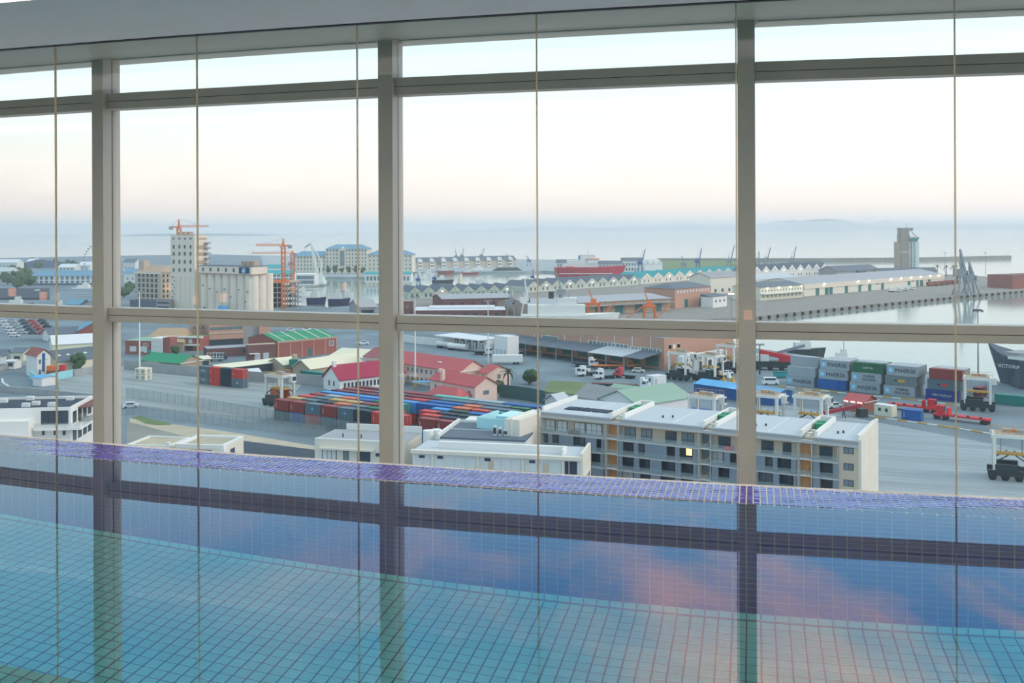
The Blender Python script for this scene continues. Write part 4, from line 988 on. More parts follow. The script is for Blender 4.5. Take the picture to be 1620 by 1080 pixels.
# ------------------------------------------------------------------ the yard: fences, container rows
fence([(200, 629), (300, 643), (400, 661), (432, 667.5), (520, 681), (612, 694)], 3.2, 'tall wire mesh fence along the container rows', 3.0)
fence([(200, 655), (300, 668), (400, 679), (515, 692)], 3.0, 'wire mesh fence beside the service road', 2.6)
O0 = P(433.5, 664.5); E1 = (P(600, 689) - O0).normalized(); E2 = Vector((-E1.y, E1.x)); YR = atan2(E1.y, E1.x)
ROWC = [  # colour runs of each row, top layer: (colour, length, logo)
    [('rust', 5.5, 0), ('rust', 5.5, 0), ('slate', 5.5, 1), ('rust', 5.5, 0), ('slate', 5.5, 1), ('navy', 5.5, 0), ('red', 5.5, 0), ('red', 5.5, 0), ('gap', 3, 0), ('rust', 5.5, 0), ('rust', 5.5, 0), ('slate', 5.5, 0)],
    [('ochre', 5.5, 0), ('slate', 5.5, 0), ('navy', 5.5, 0), ('orange', 5.5, 0), ('slate', 5.5, 0), ('green', 5.5, 0), ('red', 5.5, 0), ('gap', 6, 0), ('red', 5.5, 0), ('navy', 5.5, 0), ('navy', 5.5, 0)],
    [('red', 5.5, 0), ('slate', 5.5, 0), ('ochre', 5.5, 0), ('ochre', 5.5, 0), ('rust', 5.5, 0), ('maroon', 5.5, 0), ('gap', 8, 0), ('red', 5.5, 0), ('navy', 5.5, 0), ('dgreen', 5.5, 0), ('red', 5.5, 0)],
    [('rust', 5.5, 0), ('pale', 5.5, 0), ('orange', 5.5, 0), ('blue', 5.5, 0), ('green', 5.5, 0), ('teal', 5.5, 0), ('gap', 8, 0), ('sky', 5.5, 0), ('dgreen', 5.5, 0), ('blue', 5.5, 0), ('red', 5.5, 0)],
    [('sky', 11.4, 0), ('sky', 11.4, 0), ('sky', 11.4, 0), ('blue', 11.4, 0), ('orange', 5.5, 0), ('red', 5.5, 0), ('teal', 5.5, 0)],
    [('maroon', 11.4, 0), ('maroon', 5.5, 0), ('rust', 11.4, 0), ('red', 5.5, 0), ('blue', 11.4, 0), ('orange', 5.5, 0), ('slate', 11.4, 2)],
    [('rust', 11.4, 0), ('slate', 11.4, 2), ('maroon', 11.4, 0), ('slate', 11.4, 2), ('slate', 11.4, 2), ('green', 5.5, 0)],
    [('maroon', 11.4, 0), ('slate', 5.5, 0), ('rust', 11.4, 0), ('aqua', 11.4, 0), ('pale', 11.4, 0), ('blue', 11.4, 0), ('rust', 5.5, 0)],
    [('slate', 11.4, 0), ('rust', 11.4, 0), ('teal', 5.5, 0), ('red', 11.4, 0), ('rust', 11.4, 0), ('rust', 11.4, 0), ('slate', 5.5, 0)]]
LOW = ['dgreen', 'blue', 'red', 'slate', 'slate', 'navy', 'rust', 'maroon']
CN = dict(rust='rust red', red='bright red', slate='slate grey', navy='dark navy', blue='deep blue', sky='sky blue', orange='faded orange', ochre='ochre', green='green', teal='teal', pale='pale grey', maroon='maroon', dgreen='dark green', aqua='pale aqua', maersk='silver grey', grey='mid grey', p_blue='royal blue')
for r, row in enumerate(ROWC):
    s_ = 0.0; start = {0: 0, 1: 1.2, 2: 1.6, 3: 3.0, 4: 3.5, 5: 4.6, 6: 6.2, 7: 8.4, 8: 10.0}[r] * .35
    s_ = start
    for i, (c, Lc, lg_) in enumerate(row):
        if c != 'gap':
            q = O0 + E1*(s_+Lc/2) + E2*(1.3 + 4.05*r)
            hi = 2 if r < 8 else 1
            if r == 4: hi = 2
            for lv in range(hi):
                cc = c if lv == hi-1 else LOW[(i*3+r) % len(LOW)] if r else LOW[i % len(LOW)]
                top = lv == hi-1
                logo = ('MOL', M_white, .9) if (lg_ == 2 and top) else ('✦', M_lblue, 1.4) if (lg_ == 1 and top) else None
                if r == 0 and cc in ('rust', 'red', 'blue') and not logo: logo = ('|', M_white, 1.6)
                lab = f"{CN[cc]} {'forty' if Lc > 8 else 'twenty'} foot container {'on top of' if top and hi > 1 else 'on the ground in'} the long yard rows"
                cont(q.x, q.y, GZ+.08+2.85*lv, YR, cc, Lc, 2.44, 2.8, lab, 'containers in the long yard rows', *(logo or (None, None, 1.0)), lx=-Lc*.36 if logo and logo[0] == '|' else 0)
        s_ += Lc + .35
# small stack of eight
A8 = P(313, 607); B8 = P(384, 614.5); d8 = (B8-A8); r8 = atan2(d8.y, d8.x); l8 = d8.length/4
for i, (lo_, hi_) in enumerate((('slate', 'slate'), ('red', 'red'), ('navy', 'navy'), ('slate', 'red'))):
    for lv, c in enumerate((lo_, hi_)):
        q = A8 + d8.normalized()*(l8*(i+.5)) + Vector((-sin(r8), cos(r8)))*1.3
        cont(q.x, q.y, GZ+.08+3.0*lv, r8, c, l8-.12, 2.44, 2.95, f"{CN[c]} container, {'upper' if lv else 'lower'} layer of the lone eight box stack", 'containers of the lone stack in the open yard', '|' if c == 'red' else ('MOL' if i == 0 else '✦' if (i == 3 and not lv) else None), M_white, 1.0, lx=-l8*.34 if c == 'red' else 0)
# silver stacks on the quay apron
AM = P(1243, 608.5); BM = P(1440, 628.5); dm = (BM-AM).normalized(); rm = atan2(dm.y, dm.x); lm = (BM-AM).length/4.12; nm = Vector((-dm.y, dm.x)); HM = 3.12
M_star = mat('pale_blue_logo', (120, 196, 224), .5, var=.02); M_ink = mat('dark_lettering', (44, 52, 64), .5, var=.02)
STK = [[('maersk', 'MAERSK'), ('maersk', None)], [('blue', None), ('maersk', 'MAERSK'), ('maersk', 'MAERSK')], [('maersk', 'MAERSK'), ('maersk', 'MAERSK\nSEALAND'), ('green', 'CAPITAL')], [('maersk', 'MAERSK\nSEALAND'), ('grey', 'yel'), ('maersk', 'MAERSK')], [('p_blue', 'P&O Nedlloyd'), ('slate', 'redl'), ('rust', None)]]
CM_N = ['first', 'second', 'third', 'fourth', 'fifth']
for i, st in enumerate(STK):
    base = AM + dm*(lm*(i+.5) + (.9*i if i else 0) + (2.0 if i == 4 else 0))
    for dep in range(3):
        for lv, (c, lg_) in enumerate(st):
            q = base + nm*(1.25 + 2.75*dep) + dm*(.5*lv)
            front = dep == 0
            zz = GZ+.08+HM*lv
            lab = f"{CN[c]} container, level {('one', 'two', 'three')[lv]} of the {CM_N[i]} quay stack" + (' facing the yard' if front else ', in the ranks behind')
            o = cont(q.x, q.y, zz, rm, c if front or c == 'maersk' else 'maersk', lm-.3, 2.6, HM-.06, lab if front else f"silver grey container in the ranks behind the {CM_N[i]} quay stack", 'containers in the quay stacks')
            if front and lg_:
                if lg_ in ('yel', 'redl'):
                    B('logo_plate', o, .2, -1.31, HM*.36, lm*.22, .03, HM*.26, M_yellow if lg_ == 'yel' else M_redpaint); B('logo_block', o, -lm*.15, -1.31, HM*.42, lm*.10, .03, HM*.14, M_hullnavy)
                else:
                    two = '\n' in lg_
                    text('lettering', o, lg_, (lm*.10 if c == 'maersk' else 0, -1.34, HM*.48), (1.05 if two else 1.75) if c == 'maersk' else .9, M_ink if c == 'maersk' else M_white)
                    if c == 'maersk':
                        B('logo_square', o, -lm*.36, -1.31, HM*.22, HM*.52, .03, HM*.56, M_star); text('logo_star', o, '✦', (-lm*.36, -1.35, HM*.48), 1.5, M_white)
    if i == 0:
        q = base + nm*3.95
# extra tier on the rear rank of the first stack
q = AM + dm*(lm*.5+.3) + nm*4.0; cont(q.x, q.y, GZ+.08+HM*2, rm, 'maersk', lm-.3, 2.6, HM-.06, 'silver grey container crowning the rear rank of the first quay stack', 'containers in the quay stacks')
# straddle carriers
straddle(443, 641, YR, 'white legged straddle carrier holding an orange box at the row ends', load='orange', body=mat('carrier_paint', (206, 206, 196), .5))
straddle(1547, 648, rm+.25, 'straddle carrier on dark wheels beside the moored dark ship', hgt=9.6)
straddle(1600, 757, rm+.3, 'large straddle carrier parked alone on the pale apron', hgt=9.6)
for at_u, yt, hg, lb in ((1116, 623, 10.4, 'straddle carrier standing behind the flats in front of the blue shed'), (1214, 621, 10.6, 'straddle carrier with cross braces behind the flat roof, beside another'), (1283, 623, 10.6, 'straddle carrier with tall white legs nearest the guard hut')):
    p = P(at_u, yt, hg); straddle(0, 0, rm+.1, lb, hgt=hg, at=p)
straddle(1078, 600, -.75, 'straddle carrier nearest the brick warehouse corner', hgt=9.6); straddle(1124, 603, -.75, 'straddle carrier between two others by the brick warehouse', hgt=9.2); straddle(1154, 588, -.75, 'straddle carrier by the pale workshop wall', hgt=10)
# terminal tractors
def tractor(u0, y0, u1, y1, label, cabfirst):
    a, c = P(u0, y0), P(u1, y1); d = c-a; ang = atan2(d.y, d.x); Lt = d.length; mid = (a+c)/2
    o = tag(empty('terminal_tractor', (mid.x, mid.y, GZ), ang), label, 'truck', 'red terminal tractors'); sgn = -1 if cabfirst else 1
    B('trailer_bed', o, -sgn*Lt*.14, 0, 1.1, Lt*.72, 2.6, .45, M_redpaint); B('headboard', o, sgn*Lt*.22, 0, 1.2, .4, 2.6, 2.1, M_redpaint)
    for k in range(3): B('twistlock_block', o, -sgn*Lt*.14 + Lt*.22*(k-1), -1.1, 1.55, .7, .4, .35, M_dgreen)
    B('chassis', o, sgn*Lt*.36, 0, .8, Lt*.26, 2.2, .7, M_redpaint); B('cab', o, sgn*Lt*.38, .3, 1.5, 2.0, 1.8, 2.2, M_redpaint); B('cab_window', o, sgn*Lt*.38, .3, 2.3, 2.1, 1.6, 1.0, M_glassd)
    wheels(o, (sgn*Lt*.43, sgn*Lt*.28, -sgn*Lt*.38, -sgn*Lt*.44), (-1.05, 1.05), .55, .45)
tractor(1405, 645, 1484, 653.5, 'red terminal tractor with flat trailer behind the blue container', False)
tractor(1477, 661, 1567, 672, 'red terminal tractor with flat trailer on the painted kerb line', True)
# guard hut, cabin, blue box, kerbs
kh = Bld('guard_hut', 'brick guard hut with red roof and lit eaves', 'hut', (1336, 648.5), (1367, 653), 0, C=(1384, 648)); kh.walls(2.9, M_brick); kh.roof('gable', 1.7, M_red, .5); kh.wins('f', 5, (.9,), .85, 1.2, M_glassm, .6)
for k in range(3): kh.box('eaves_lamp', .2+k*2.1, 1.4+k*2.1, -.62, -.42, 2.65, 2.85, M_lampw)
kh.box('barge_board', kh.L+.45, kh.L+.6, -.5, kh.D+.5, 2.8, 3.0, M_white)
cb = Bld('site_cabin', 'beige portable cabin beside the guard hut', 'cabin', (1383, 656), (1411, 660), 0, depth=2.8); cb.walls(2.9, M_creamroof); cb.roof('flat', 0, M_wroof); cb.wins('f', 2, (1.3,), .8, .9, M_glassd, .6)
cb2 = Bld('site_cabin', 'grey white portable cabin behind the white articulated truck', 'cabin', (1022, 607), (1034, 609.5), 0, C=(1043, 606)); cb2.walls(2.8, M_offw); cb2.roof('flat', 0, M_wroof); cb2.wins('f', 1, (1.1,), 1.0, 1.0, M_glassd, .6); cb2.box('door', cb2.L-.05, cb2.L+.08, .6, 1.5, .1, 2.2, M_lgrey)
q0, q1 = P(1428.5, 662), P(1459, 665.5); d_ = q1-q0; q = (q0+q1)/2; cont(q.x, q.y, GZ+.08, atan2(d_.y, d_.x), 'blue', d_.length, 2.44, 2.7, 'lone deep blue container standing beside the beige cabin', None, '|', M_white, 1.4, lx=-d_.length*.36)
q = P(1601, 640); cont(q.x, q.y, GZ+.08, rm, 'teal', 9, 2.44, 2.8, 'teal container loaded near the moored dark ship', None); q = P(1583, 636); cont(q.x-2, q.y+9, GZ+.08, rm+pi/2, 'maroon', 5.5, 2.44, 3.2, 'maroon container standing end on near the moored dark ship', None)
q = P(500, 601.5); cont(q.x, q.y, GZ+.08, YR, 'teal', 11.4, 2.44, 2.9, 'long teal blue container in front of the cream roofed store', None, 'Safmarine', M_white, .9)
q = P(465, 590); cont(q.x, q.y, GZ+2.6, 0, 'teal', 3.0, 2.4, 2.4, 'small bright teal box standing on the yard wall side', None)
def kerb(pts, label, n):
    q = [P(u, y) for u, y in pts]; o = tag(empty('kerb_line', (q[0].x, q[0].y, GZ)), label, 'kerb', kind='structure')
    for a, c in zip(q, q[1:]):
        d = c-a; k_ = max(1, int(d.length/n))
        for k in range(k_):
            w = a + d*((k+.5)/k_) - q[0]; B('kerb_stone', o, w.x, w.y, .02, d.length/k_*.98, .45, .28, M_white if k % 2 else M_yellow, atan2(d.y, d.x))
kerb([(1232, 611), (1340, 623), (1440, 632), (1525, 643)], 'yellow and white kerb along the quay stacks', 2.6)
kerb([(1350, 655), (1420, 665), (1500, 676), (1575, 688)], 'yellow and white kerb beside the red tractors', 2.6)
rp = tag(empty('conveyor_boom', (*P(1303, 662), GZ), rm+.9), 'dark red inclined boom behind the flat roof', 'machine'); b = MB(); b.bar((0, 0, 1.5), (11, 0, 3.2), .9); b.build('boom', mat('boom_red', (150, 44, 60), .6), rp)
for x in (1, 6, 10): b = MB(); b.bar((x, -.8, 0), (x, 0, 1.5+.16*x), .2); b.bar((x, .8, 0), (x, 0, 1.5+.16*x), .2); b.build('trestle', M_dgreen, rp)
B('drive_box', rp, 11.5, 0, 0, 2.4, 1.8, 2.2, M_dgreen)
# vehicles
car(1320, 645.5, .2, (226, 230, 228), 'white saloon car parked beside the guard hut'); car(1219, 608, 0, (232, 234, 230), 'white van parked before the first quay stack', 'van')
truck(990, 614, -.35, (228, 230, 228), 'white articulated truck with an empty flat trailer', 'flat', M_dbrick, 15)
truck(926, 580, -.4, (226, 228, 226), 'small white lorry parked under the warehouse canopy', 'flat', None, 7); truck(929, 594, -2.6, (222, 224, 222), 'white lorry cab facing the warehouse', None, None, 6); truck(958, 599, -2.7, (220, 222, 220), 'white cab parked beside a red tractor unit', None, None, 6)
truck(990, 598, 2.6, (206, 70, 78), 'red tractor unit without a trailer', None, None, 6); truck(975, 583, 0, (190, 120, 60), 'long orange flatbed trailer truck by the canopy', 'flat', M_orange, 12)
car(1010, 589, -.3, (214, 212, 200), 'pale saloon car parked by the canopy end'); car(922, 588, -.3, (230, 230, 228), 'white pickup beside the white lorry cab', 'pickup')
for k, (u, y) in enumerate(((1139, 596), (1151, 593), (1129, 586), (1139, 582))): car(u, y, .6, ((222, 224, 222), (206, 210, 212), (226, 226, 220), (216, 220, 220))[k], 'white car in the row outside the pale workshop', 'car' if k % 2 else 'pickup', 'cars outside the pale workshop')
for k, (u, y) in enumerate(((1126, 599), (1139, 598.5), (1152, 598), (1145, 606), (1159, 606))):
    p = P(u, y); o = tag(empty('road_barrier_cone', (p.x, p.y, GZ)), 'yellow pyramid marker standing on the yard' if k != 2 else 'white pyramid marker standing on the yard', 'marker', 'pyramid markers in the yard')
    b = MB(); b.cyl((0, 0, .1), (0, 0, 2.4), 1.35, .1, 4); b.build('pyramid', M_yellow if k != 2 else M_white, o); B('base', o, 0, 0, 0, 2.2, 2.2, .12, M_dgreen)
truck(764, 561, -.3, (228, 230, 230), 'small white truck backed towards the loading dock', 'flat', None, 6)
car(820, 558, -.2, (220, 224, 226), 'white car parked beside the white box store'); car(485, 523, .2, (226, 226, 226), 'white car on the open ground beyond the brick hall'); car(460, 524, .2, (216, 218, 222), 'pale car on the open ground beyond the brick hall', group=None)
car(268, 579, 0, (60, 74, 90), 'dark car parked under the brick workshop', h=0); car(349, 568, .1, (52, 70, 96), 'dark blue covered car beside the lattice trailer', 'van'); car(574, 545, .3, (214, 222, 224), 'white pickup beyond the cream roofs', 'pickup')
car(3, 566, .1, (228, 230, 230), 'white van beside the curved road', 'van'); car(64, 563, .1, (218, 222, 224), 'white car beside the blue striped house'); car(434, 580, .2, (222, 226, 228), 'pale van under the cream canopy', 'van')
car(207, 645, .3, (206, 214, 216), 'silver car parked at the yard fence')
# ================================================================== streets beyond the yard
def gable(name, label, A, Bq, h, roofm, wallm, rh, depth=None, C=None, cat='building', kind='gable', over=.5, href=None, group=None, wz=0, wn=0, wm=None, wf='f', ww=1.0, wh=1.2):
    g = Bld(name, label, cat, A, Bq, h if href is None else href, depth=depth, C=C, group=group); g.walls(h, wallm); g.roof(kind, rh, roofm, over)
    if wn: g.wins(wf, wn, (wz,) if not isinstance(wz, tuple) else wz, ww, wh, wm or M_glassd, 1.0)
    return g
# pink houses
g = gable('pink_house', 'long pink two storey house with pale red gable roof', (618, 571.5), (728, 587.8), 6.2, M_red, M_pink, 3.2, depth=11); g.wins('f', 14, (1.0, 3.9), 1.1, 1.3, M_glassm, 1); g.box('barge_board', g.L+.4, g.L+.6, -.5, g.D+.5, 6.0, 6.3, M_white); g.box('roof_light', g.L*.62, g.L*.62+1.6, 2.0, 2.8, 7.7, 8.0, M_white)
g = gable('pink_house', 'short pink gabled wing joined to the long pink house', (757, 588), (771, 590.5), 5.8, M_red, M_pink, 2.2, C=(790, 584.5)); g.wins('r', 1, (1.0, 3.7), 1.3, 1.4, M_glassm, 1); g.wins('f', 1, (3.6,), .7, 1.6, M_glassm, .5)
g = gable('pink_house', 'low pink gabled house with a tall chimney beside the container rows', (680.8, 599.4), (751.5, 611.8), 5.0, M_red, M_pink, 2.6, C=(786.5, 607)); g.wins('f', 6, (2.4,), .9, 1.2, M_glassm, 1.0); g.wins('r', 1, (2.3,), 2.2, 1.2, M_glassm, 1); g.box('chimney', 5.5, 6.6, -.3, .6, 0, 8.6, M_pink); g.box('chimney', .1, 1.0, 3, 4, 5, 8.0, M_pink)
g = gable('red_roof_shed', 'low shed with a hipped pale red roof beside the pink house', (676, 622), (722, 628), 2.6, M_red, M_pink, 2.2, depth=6, kind='hip')
for k, (u, y) in enumerate(((678, 594), (666, 616))):
    p = P(u, y); o = tag(empty('patio_awning', (p.x, p.y, GZ)), 'blue canvas awning on posts beside the long pink house' if k == 0 else 'low blue canvas awning close to the container rows', 'awning'); B('canvas', o, 0, 0, 2.5, 5.5, 3.2, .12, M_lblue)
    for sx_ in (-2.5, 2.5):
        for sy_ in (-1.4, 1.4): B('post', o, sx_, sy_, 0, .12, .12, 2.5, M_steel)
# crimson roofed house
g = gable('crimson_roof_house', 'white house with a broad crimson roof and a row of dark windows', (537.4, 600.7), (640, 589), 4.0, M_crim, M_offw, 4.2, C=(514.7, 595)); g.wins('f', 16, (1.0,), .8, 1.8, M_glassd, 1.2); g.wins('l', 2, (1.6,), .8, 1.6, M_glassd, 2); g.box('chimney', .2, 1.3, 4.2, 5.3, 4, 9.4, M_offw)
g = gable('pink_house', 'old pink house with a dull hipped roof beyond the crimson roof', (575, 564), (622, 566), 6, mat('dull_red_roof', (150, 92, 96), .8), M_pink, 3, depth=10, kind='hip'); g.wins('f', 9, (3.6,), .8, 1.1, M_glassm, 1); g.box('chimney', 4.6, 6.2, 5.4, 7.2, 6, 10.6, M_pink)
# cream roofs
g = gable('cream_roof_store', 'brown gabled store with a long cream roof behind the teal container', (490.8, 583.5), (572, 572), 3.2, M_creamroof, M_tan, 3.0, C=(473, 579)); g.wins('l', 1, (1.0,), .9, 1.3, M_glassd, 2)
g = gable('cream_roof_store', 'wide cream roofed store beside the brick hall', (523, 562), (582, 566), 3.0, M_creamroof, M_offw, 2.2, depth=16)
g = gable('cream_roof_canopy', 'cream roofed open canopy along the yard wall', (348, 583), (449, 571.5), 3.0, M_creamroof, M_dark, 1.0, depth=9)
g = gable('cream_roof_store', 'small cream roofed store between canopy and brick hall', (449, 577), (478, 574), 3.0, M_creamroof, M_tan, 2.0, depth=12); g.box('chimney', 3.5, 5.0, -1, .4, 0, 6.5, M_tan)
g = gable('cream_roof_store', 'low brick shed with a white roof against the yard wall', (377, 591), (412, 588.5), 2.4, M_wroof, M_obrick, 1.0, depth=8)
# brick hall with green roof
g = Bld('brick_hall', 'red brick hall with a striped green roof', 'building', (440, 567.7), (532, 558.3), 0, depth=24); g.walls(6.9, M_brick); r = g.roof('gable', 2.4, M_groof, .1)
for k in range(5): x = g.L*(k+.5)/5; b = MB(); b.bar((x, 0, 7.0), (x, g.D/2, 9.4), .35); b.build('roof_rib', M_creamroof, g.o)
g.box('eaves_band', -.15, g.L+.15, -.15, .2, 6.3, 7.0, M_tan)
for k in range(6): x = g.L*k/5; g.box('pilaster', x-.2, x+.2, -.15, .05, 0, 6.4, M_obrick)
g.wins('f', 1, (3.4,), 1.9, 1.9, M_glassm, g.L*.86, .9, fr=M_white); g.box('door', 14.0, 15.6, -.12, .1, 0, 3.0, M_tealdoor); g.wins('l', 3, (.4,), 1.6, 2.6, M_glassd, 2); g.box('porch', -.6, 0, 2, 4, 2.9, 3.1, M_white)
# yard wall and small green roofed house, mast foot
def wallrun(name, pts, h, m, label, w=.4):
    q = [P(u, y) for u, y in pts]; b = MB()
    for a, c in zip(q, q[1:]):
        d = (c-a).normalized(); n = Vector((-d.y, d.x))*w; b.prism([(p.x, p.y) for p in (a, c, c+n, a+n)], GZ-.2, GZ+h)
    return tag(b.build(name, m), label, 'wall')
wallrun('yard_wall', [(196, 584), (240, 589), (306, 594.5), (392, 603), (470, 607), (520, 611)], 3.4, M_grey, 'long grey concrete wall behind the open yard')
g = gable('green_roof_house', 'low house with a bright green gable roof behind the yard wall', (224.6, 569.4), (285.6, 574.5), 4.0, M_groof, M_tan, 2.4, C=(318, 569)); g.box('barge_board', g.L+.4, g.L+.6, -.5, g.D+.5, 3.8, 4.1, M_white)
p = P(227, 600); o = tag(empty('mast_foot', (p.x, p.y, GZ), -.35), 'white cage of ringed concrete weights at the light mast foot', 'ballast')
for z in (0, 2.1): B('weight', o, 0, 0, z, 4.4, 3.4, 1.9, M_creamroof); b = MB(); [b.cyl((1.2*k, -1.72, z+.95), (1.2*k, -1.78, z+.95), .7, .7, 14) for k in (-1, 1)]; b.build('ring', M_grey, o); b = MB(); b.cyl((2.2, 0, z+.95), (2.26, 0, z+.95), .8, .8, 14); b.build('ring', M_grey, o)
mast(221, 597, 461, 'tall white light mast rising from the ringed weights', 'bar', M_white, M_yellow); mast(657, 612, 470, 'tall pale light mast beside the long pink house', 'bar', M_white, M_yellow); mast(772.5, 575, 476, 'pale light mast before the loading dock', 'bar', M_white)
mast(1547.5, 598, 490, 'tall light mast with ring head beside the moored dark ship', 'ring', M_steel); mast(1202, 592, 545, 'short dark lamp post by the quay machinery', 'bar', M_dgreen)
mast(1157, 505, 465, 'lit floodlight mast on the far quay', 'lit', M_steel); mast(1495, 432, 400, 'thin light mast beyond the long shed', 'bar'); mast(1559, 436, 400, 'thin light mast on the empty pier', 'bar'); mast(1594, 408, 399, 'small beacon mast at the breakwater end', 'bar')
# mossy, grey and pale green roofs
g = gable('mossy_roof_house', 'white gabled house with a mossy green roof', (862, 619), (914, 623), 3.4, M_moss, M_offw, 2.6, depth=11); g = gable('white_gable_porch', 'small white gable beside the flat roofs', (862, 633), (884, 636), 3.5, M_lgrey, M_white, 2.0, depth=5, kind='gabley')
g = gable('corrugated_roof_hall', 'grey corrugated roof hall with a cream gable', (910, 626.3), (986.5, 638.6), 4.0, M_corr, M_creamroof, 3.0, C=(1017, 630))
g = gable('pale_green_roof_hall', 'hall with a broad pale green roof and white wall', (1010, 641), (1093, 627.5), 4.5, M_pgreen, M_offw, 3.2, depth=15); g = gable('pale_green_roof_hall', 'second pale green roof behind the grey corrugated hall', (960, 618), (1035, 627), 4.0, M_pgreen, M_offw, 1.6, depth=9)
g = Bld('blue_shed', 'bright blue shed with a light blue roof', 'building', (1098, 624), (1228, 643), 0, depth=9); g.walls(3.5, M_blue); g.roof('gable', 1.1, M_lblue, .3); g.box('door', 18, 20.5, -.1, .1, 0, 2.6, M_lgrey)
g = Bld('blue_shed', 'low dark blue roof below the straddle carrier', 'building', (1072, 648), (1102, 655), 2.5, depth=7); g.walls(2.5, M_blue); g.roof('flat', 0, M_blue)
wallrun('hedge_fence', [(790, 628), (835, 634), (862, 640)], 4.0, mat('green_screen_netting', (54, 92, 92), .8), 'dark green screen netting beside the container rows', .3)
tree(789, 622, 4.0, 4.4, 'round dark bush under the palm', seed=3); tree(838, 608, 4.4, 7, 'bushy green tree beside the mossy roof', seed=4); palm(804, 621, 8.6, 'stout palm beside the pink wing', 18)
tree(124, 590.5, 7.4, 6.4, 'dense dark tree beside the curved road wall', seed=5); tree(277, 564, 4.6, 4.4, 'small tree between brick shop and cream store', seed=6)
# brick warehouse with canopy, dock, white box
bw = Bld('brick_warehouse', 'long red brick warehouse with a dark loading canopy', 'building', (816, 552.6), (1051, 585), 0, depth=40); bw.walls(11.5, M_obrick); bw.roof('flat', 0, M_lilac)
for k in range(9): x = bw.L*(k+.3)/9; bw.box('downpipe', x-.12, x+.12, -.15, .02, 6, 11.5, M_offw)
for u0, y0, u1, y1, n in ((931.5, 542, 993, 552, 10), (998, 549, 1009.5, 554.5, 2), (1014, 551, 1045, 557.5, 5), (858, 531.5, 882, 536, 1)):
    fr = bw.pwin(u0-1, y0-.8, u1+1, y1+.8, M_white, 'window_frame', thick=.1); bw.pwin(u0, y0, u1, y1, M_glassm, 'window', off=-.08, n=n, gap=.5, par=fr)
bw.wins('r', 3, (7.4,), 1.4, 1.5, M_glassm, 2, bw.D-9, fr=M_white); bw.box('sign_plate', bw.L, bw.L+.15, 1.4, 3.0, 5.0, 6.6, M_white)
for k in range(9):
    x0, x1 = bw.L*k/9*.985, bw.L*(k+1)/9*.985; m_ = M_lgrey if k in (6, 7) else M_slate
    b = MB(); b.v += [(x0, 0, 6.2), (x1-.1, 0, 6.2), (x1-.1, -11, 4.6), (x0, -11, 4.6), (x0, 0, 6.4), (x1-.1, 0, 6.4), (x1-.1, -11, 4.8), (x0, -11, 4.8)]; b.f += [(0,1,2,3),(7,6,5,4),(0,4,5,1),(1,5,6,2),(2,6,7,3),(3,7,4,0)]; b.build('canopy_sheet', m_, bw.o)
    bw.box('canopy_post', x0+.2, x0+.6, -10.8, -10.4, 0, 4.6, M_steel); bw.box('loading_door', x0+1.5, x1-1.5, -.1, .05, .9, 4.6, M_tealdoor)
ws = Bld('workshop', 'pale workshop with a row of small windows against the brick warehouse', 'building', (1080, 590), (1150, 577), 0, depth=3); ws.walls(5.6, M_offw); ws.roof('flat', 0, M_wroof); ws.wins('f', 9, (3.8,), .9, 1.1, M_glassm, 1); ws.wins('f', 3, (.1,), 2.2, 3.0, M_glassd, 8, 2, name='door')
wbx = Bld('white_box_store', 'plain white box store beside the warehouse canopy', 'building', (782, 563), (803, 566), 0, depth=6); wbx.walls(8.2, M_offw); wbx.roof('flat', 0, M_wroof); wbx.wins('f', 3, (.1,), 1.5, 3.0, M_lgrey, .6, name='door')
ld = Bld('loading_dock', 'loading dock with a white canopy and black dock seals', 'building', (700, 548), (770, 557), 0, depth=4); ld.walls(4.8, M_offw); ld.box('canopy', -.5, ld.L, -4.5, 9, 5.0, 5.4, M_wroof)
for k in range(5): x = ld.L*(.3+.14*k); ld.box('dock_seal', x, x+2.0, -.25, .05, .9, 4.4, M_dark); ld.box('dock_door', x+.4, x+1.6, -.3, -.2, .9, 3.7, M_offw)
wallrun('dock_wall', [(620, 538), (660, 543.5), (704, 548)], 3.2, M_offw, 'pale wall running up to the loading dock')
for k, (u, y) in enumerate(((706, 551), (724, 554.5))):
    p = P(u, y); o = tag(empty('tank_trailer', (p.x, p.y, GZ), .9), 'white tank trailer parked before the loading dock', 'trailer', 'tank trailers by the loading dock'); b = MB(); b.cyl((0, -5, 1.9), (0, 5, 1.9), 1.15, 1.15, 14); b.build('tank', M_offw, o, smooth=False); wheels(o, (-.8, .8), (3.0, 4.2), .5, .3); B('landing_leg', o, 0, -3.5, 0, 1.4, .2, .9, M_steel)
p = P(803, 576); o = tag(empty('box_trailer', (p.x, p.y, GZ), -.02), 'long white box trailer parked on the open lot', 'trailer'); B('cargo_box', o, 0, 0, 1.0, 11.5, 2.5, 2.6, M_offw); wheels(o, (2.5, 3.8), (-1, 1), .5, .3); B('landing_leg', o, -3.6, 0, 0, .2, 1.6, 1.0, M_steel)
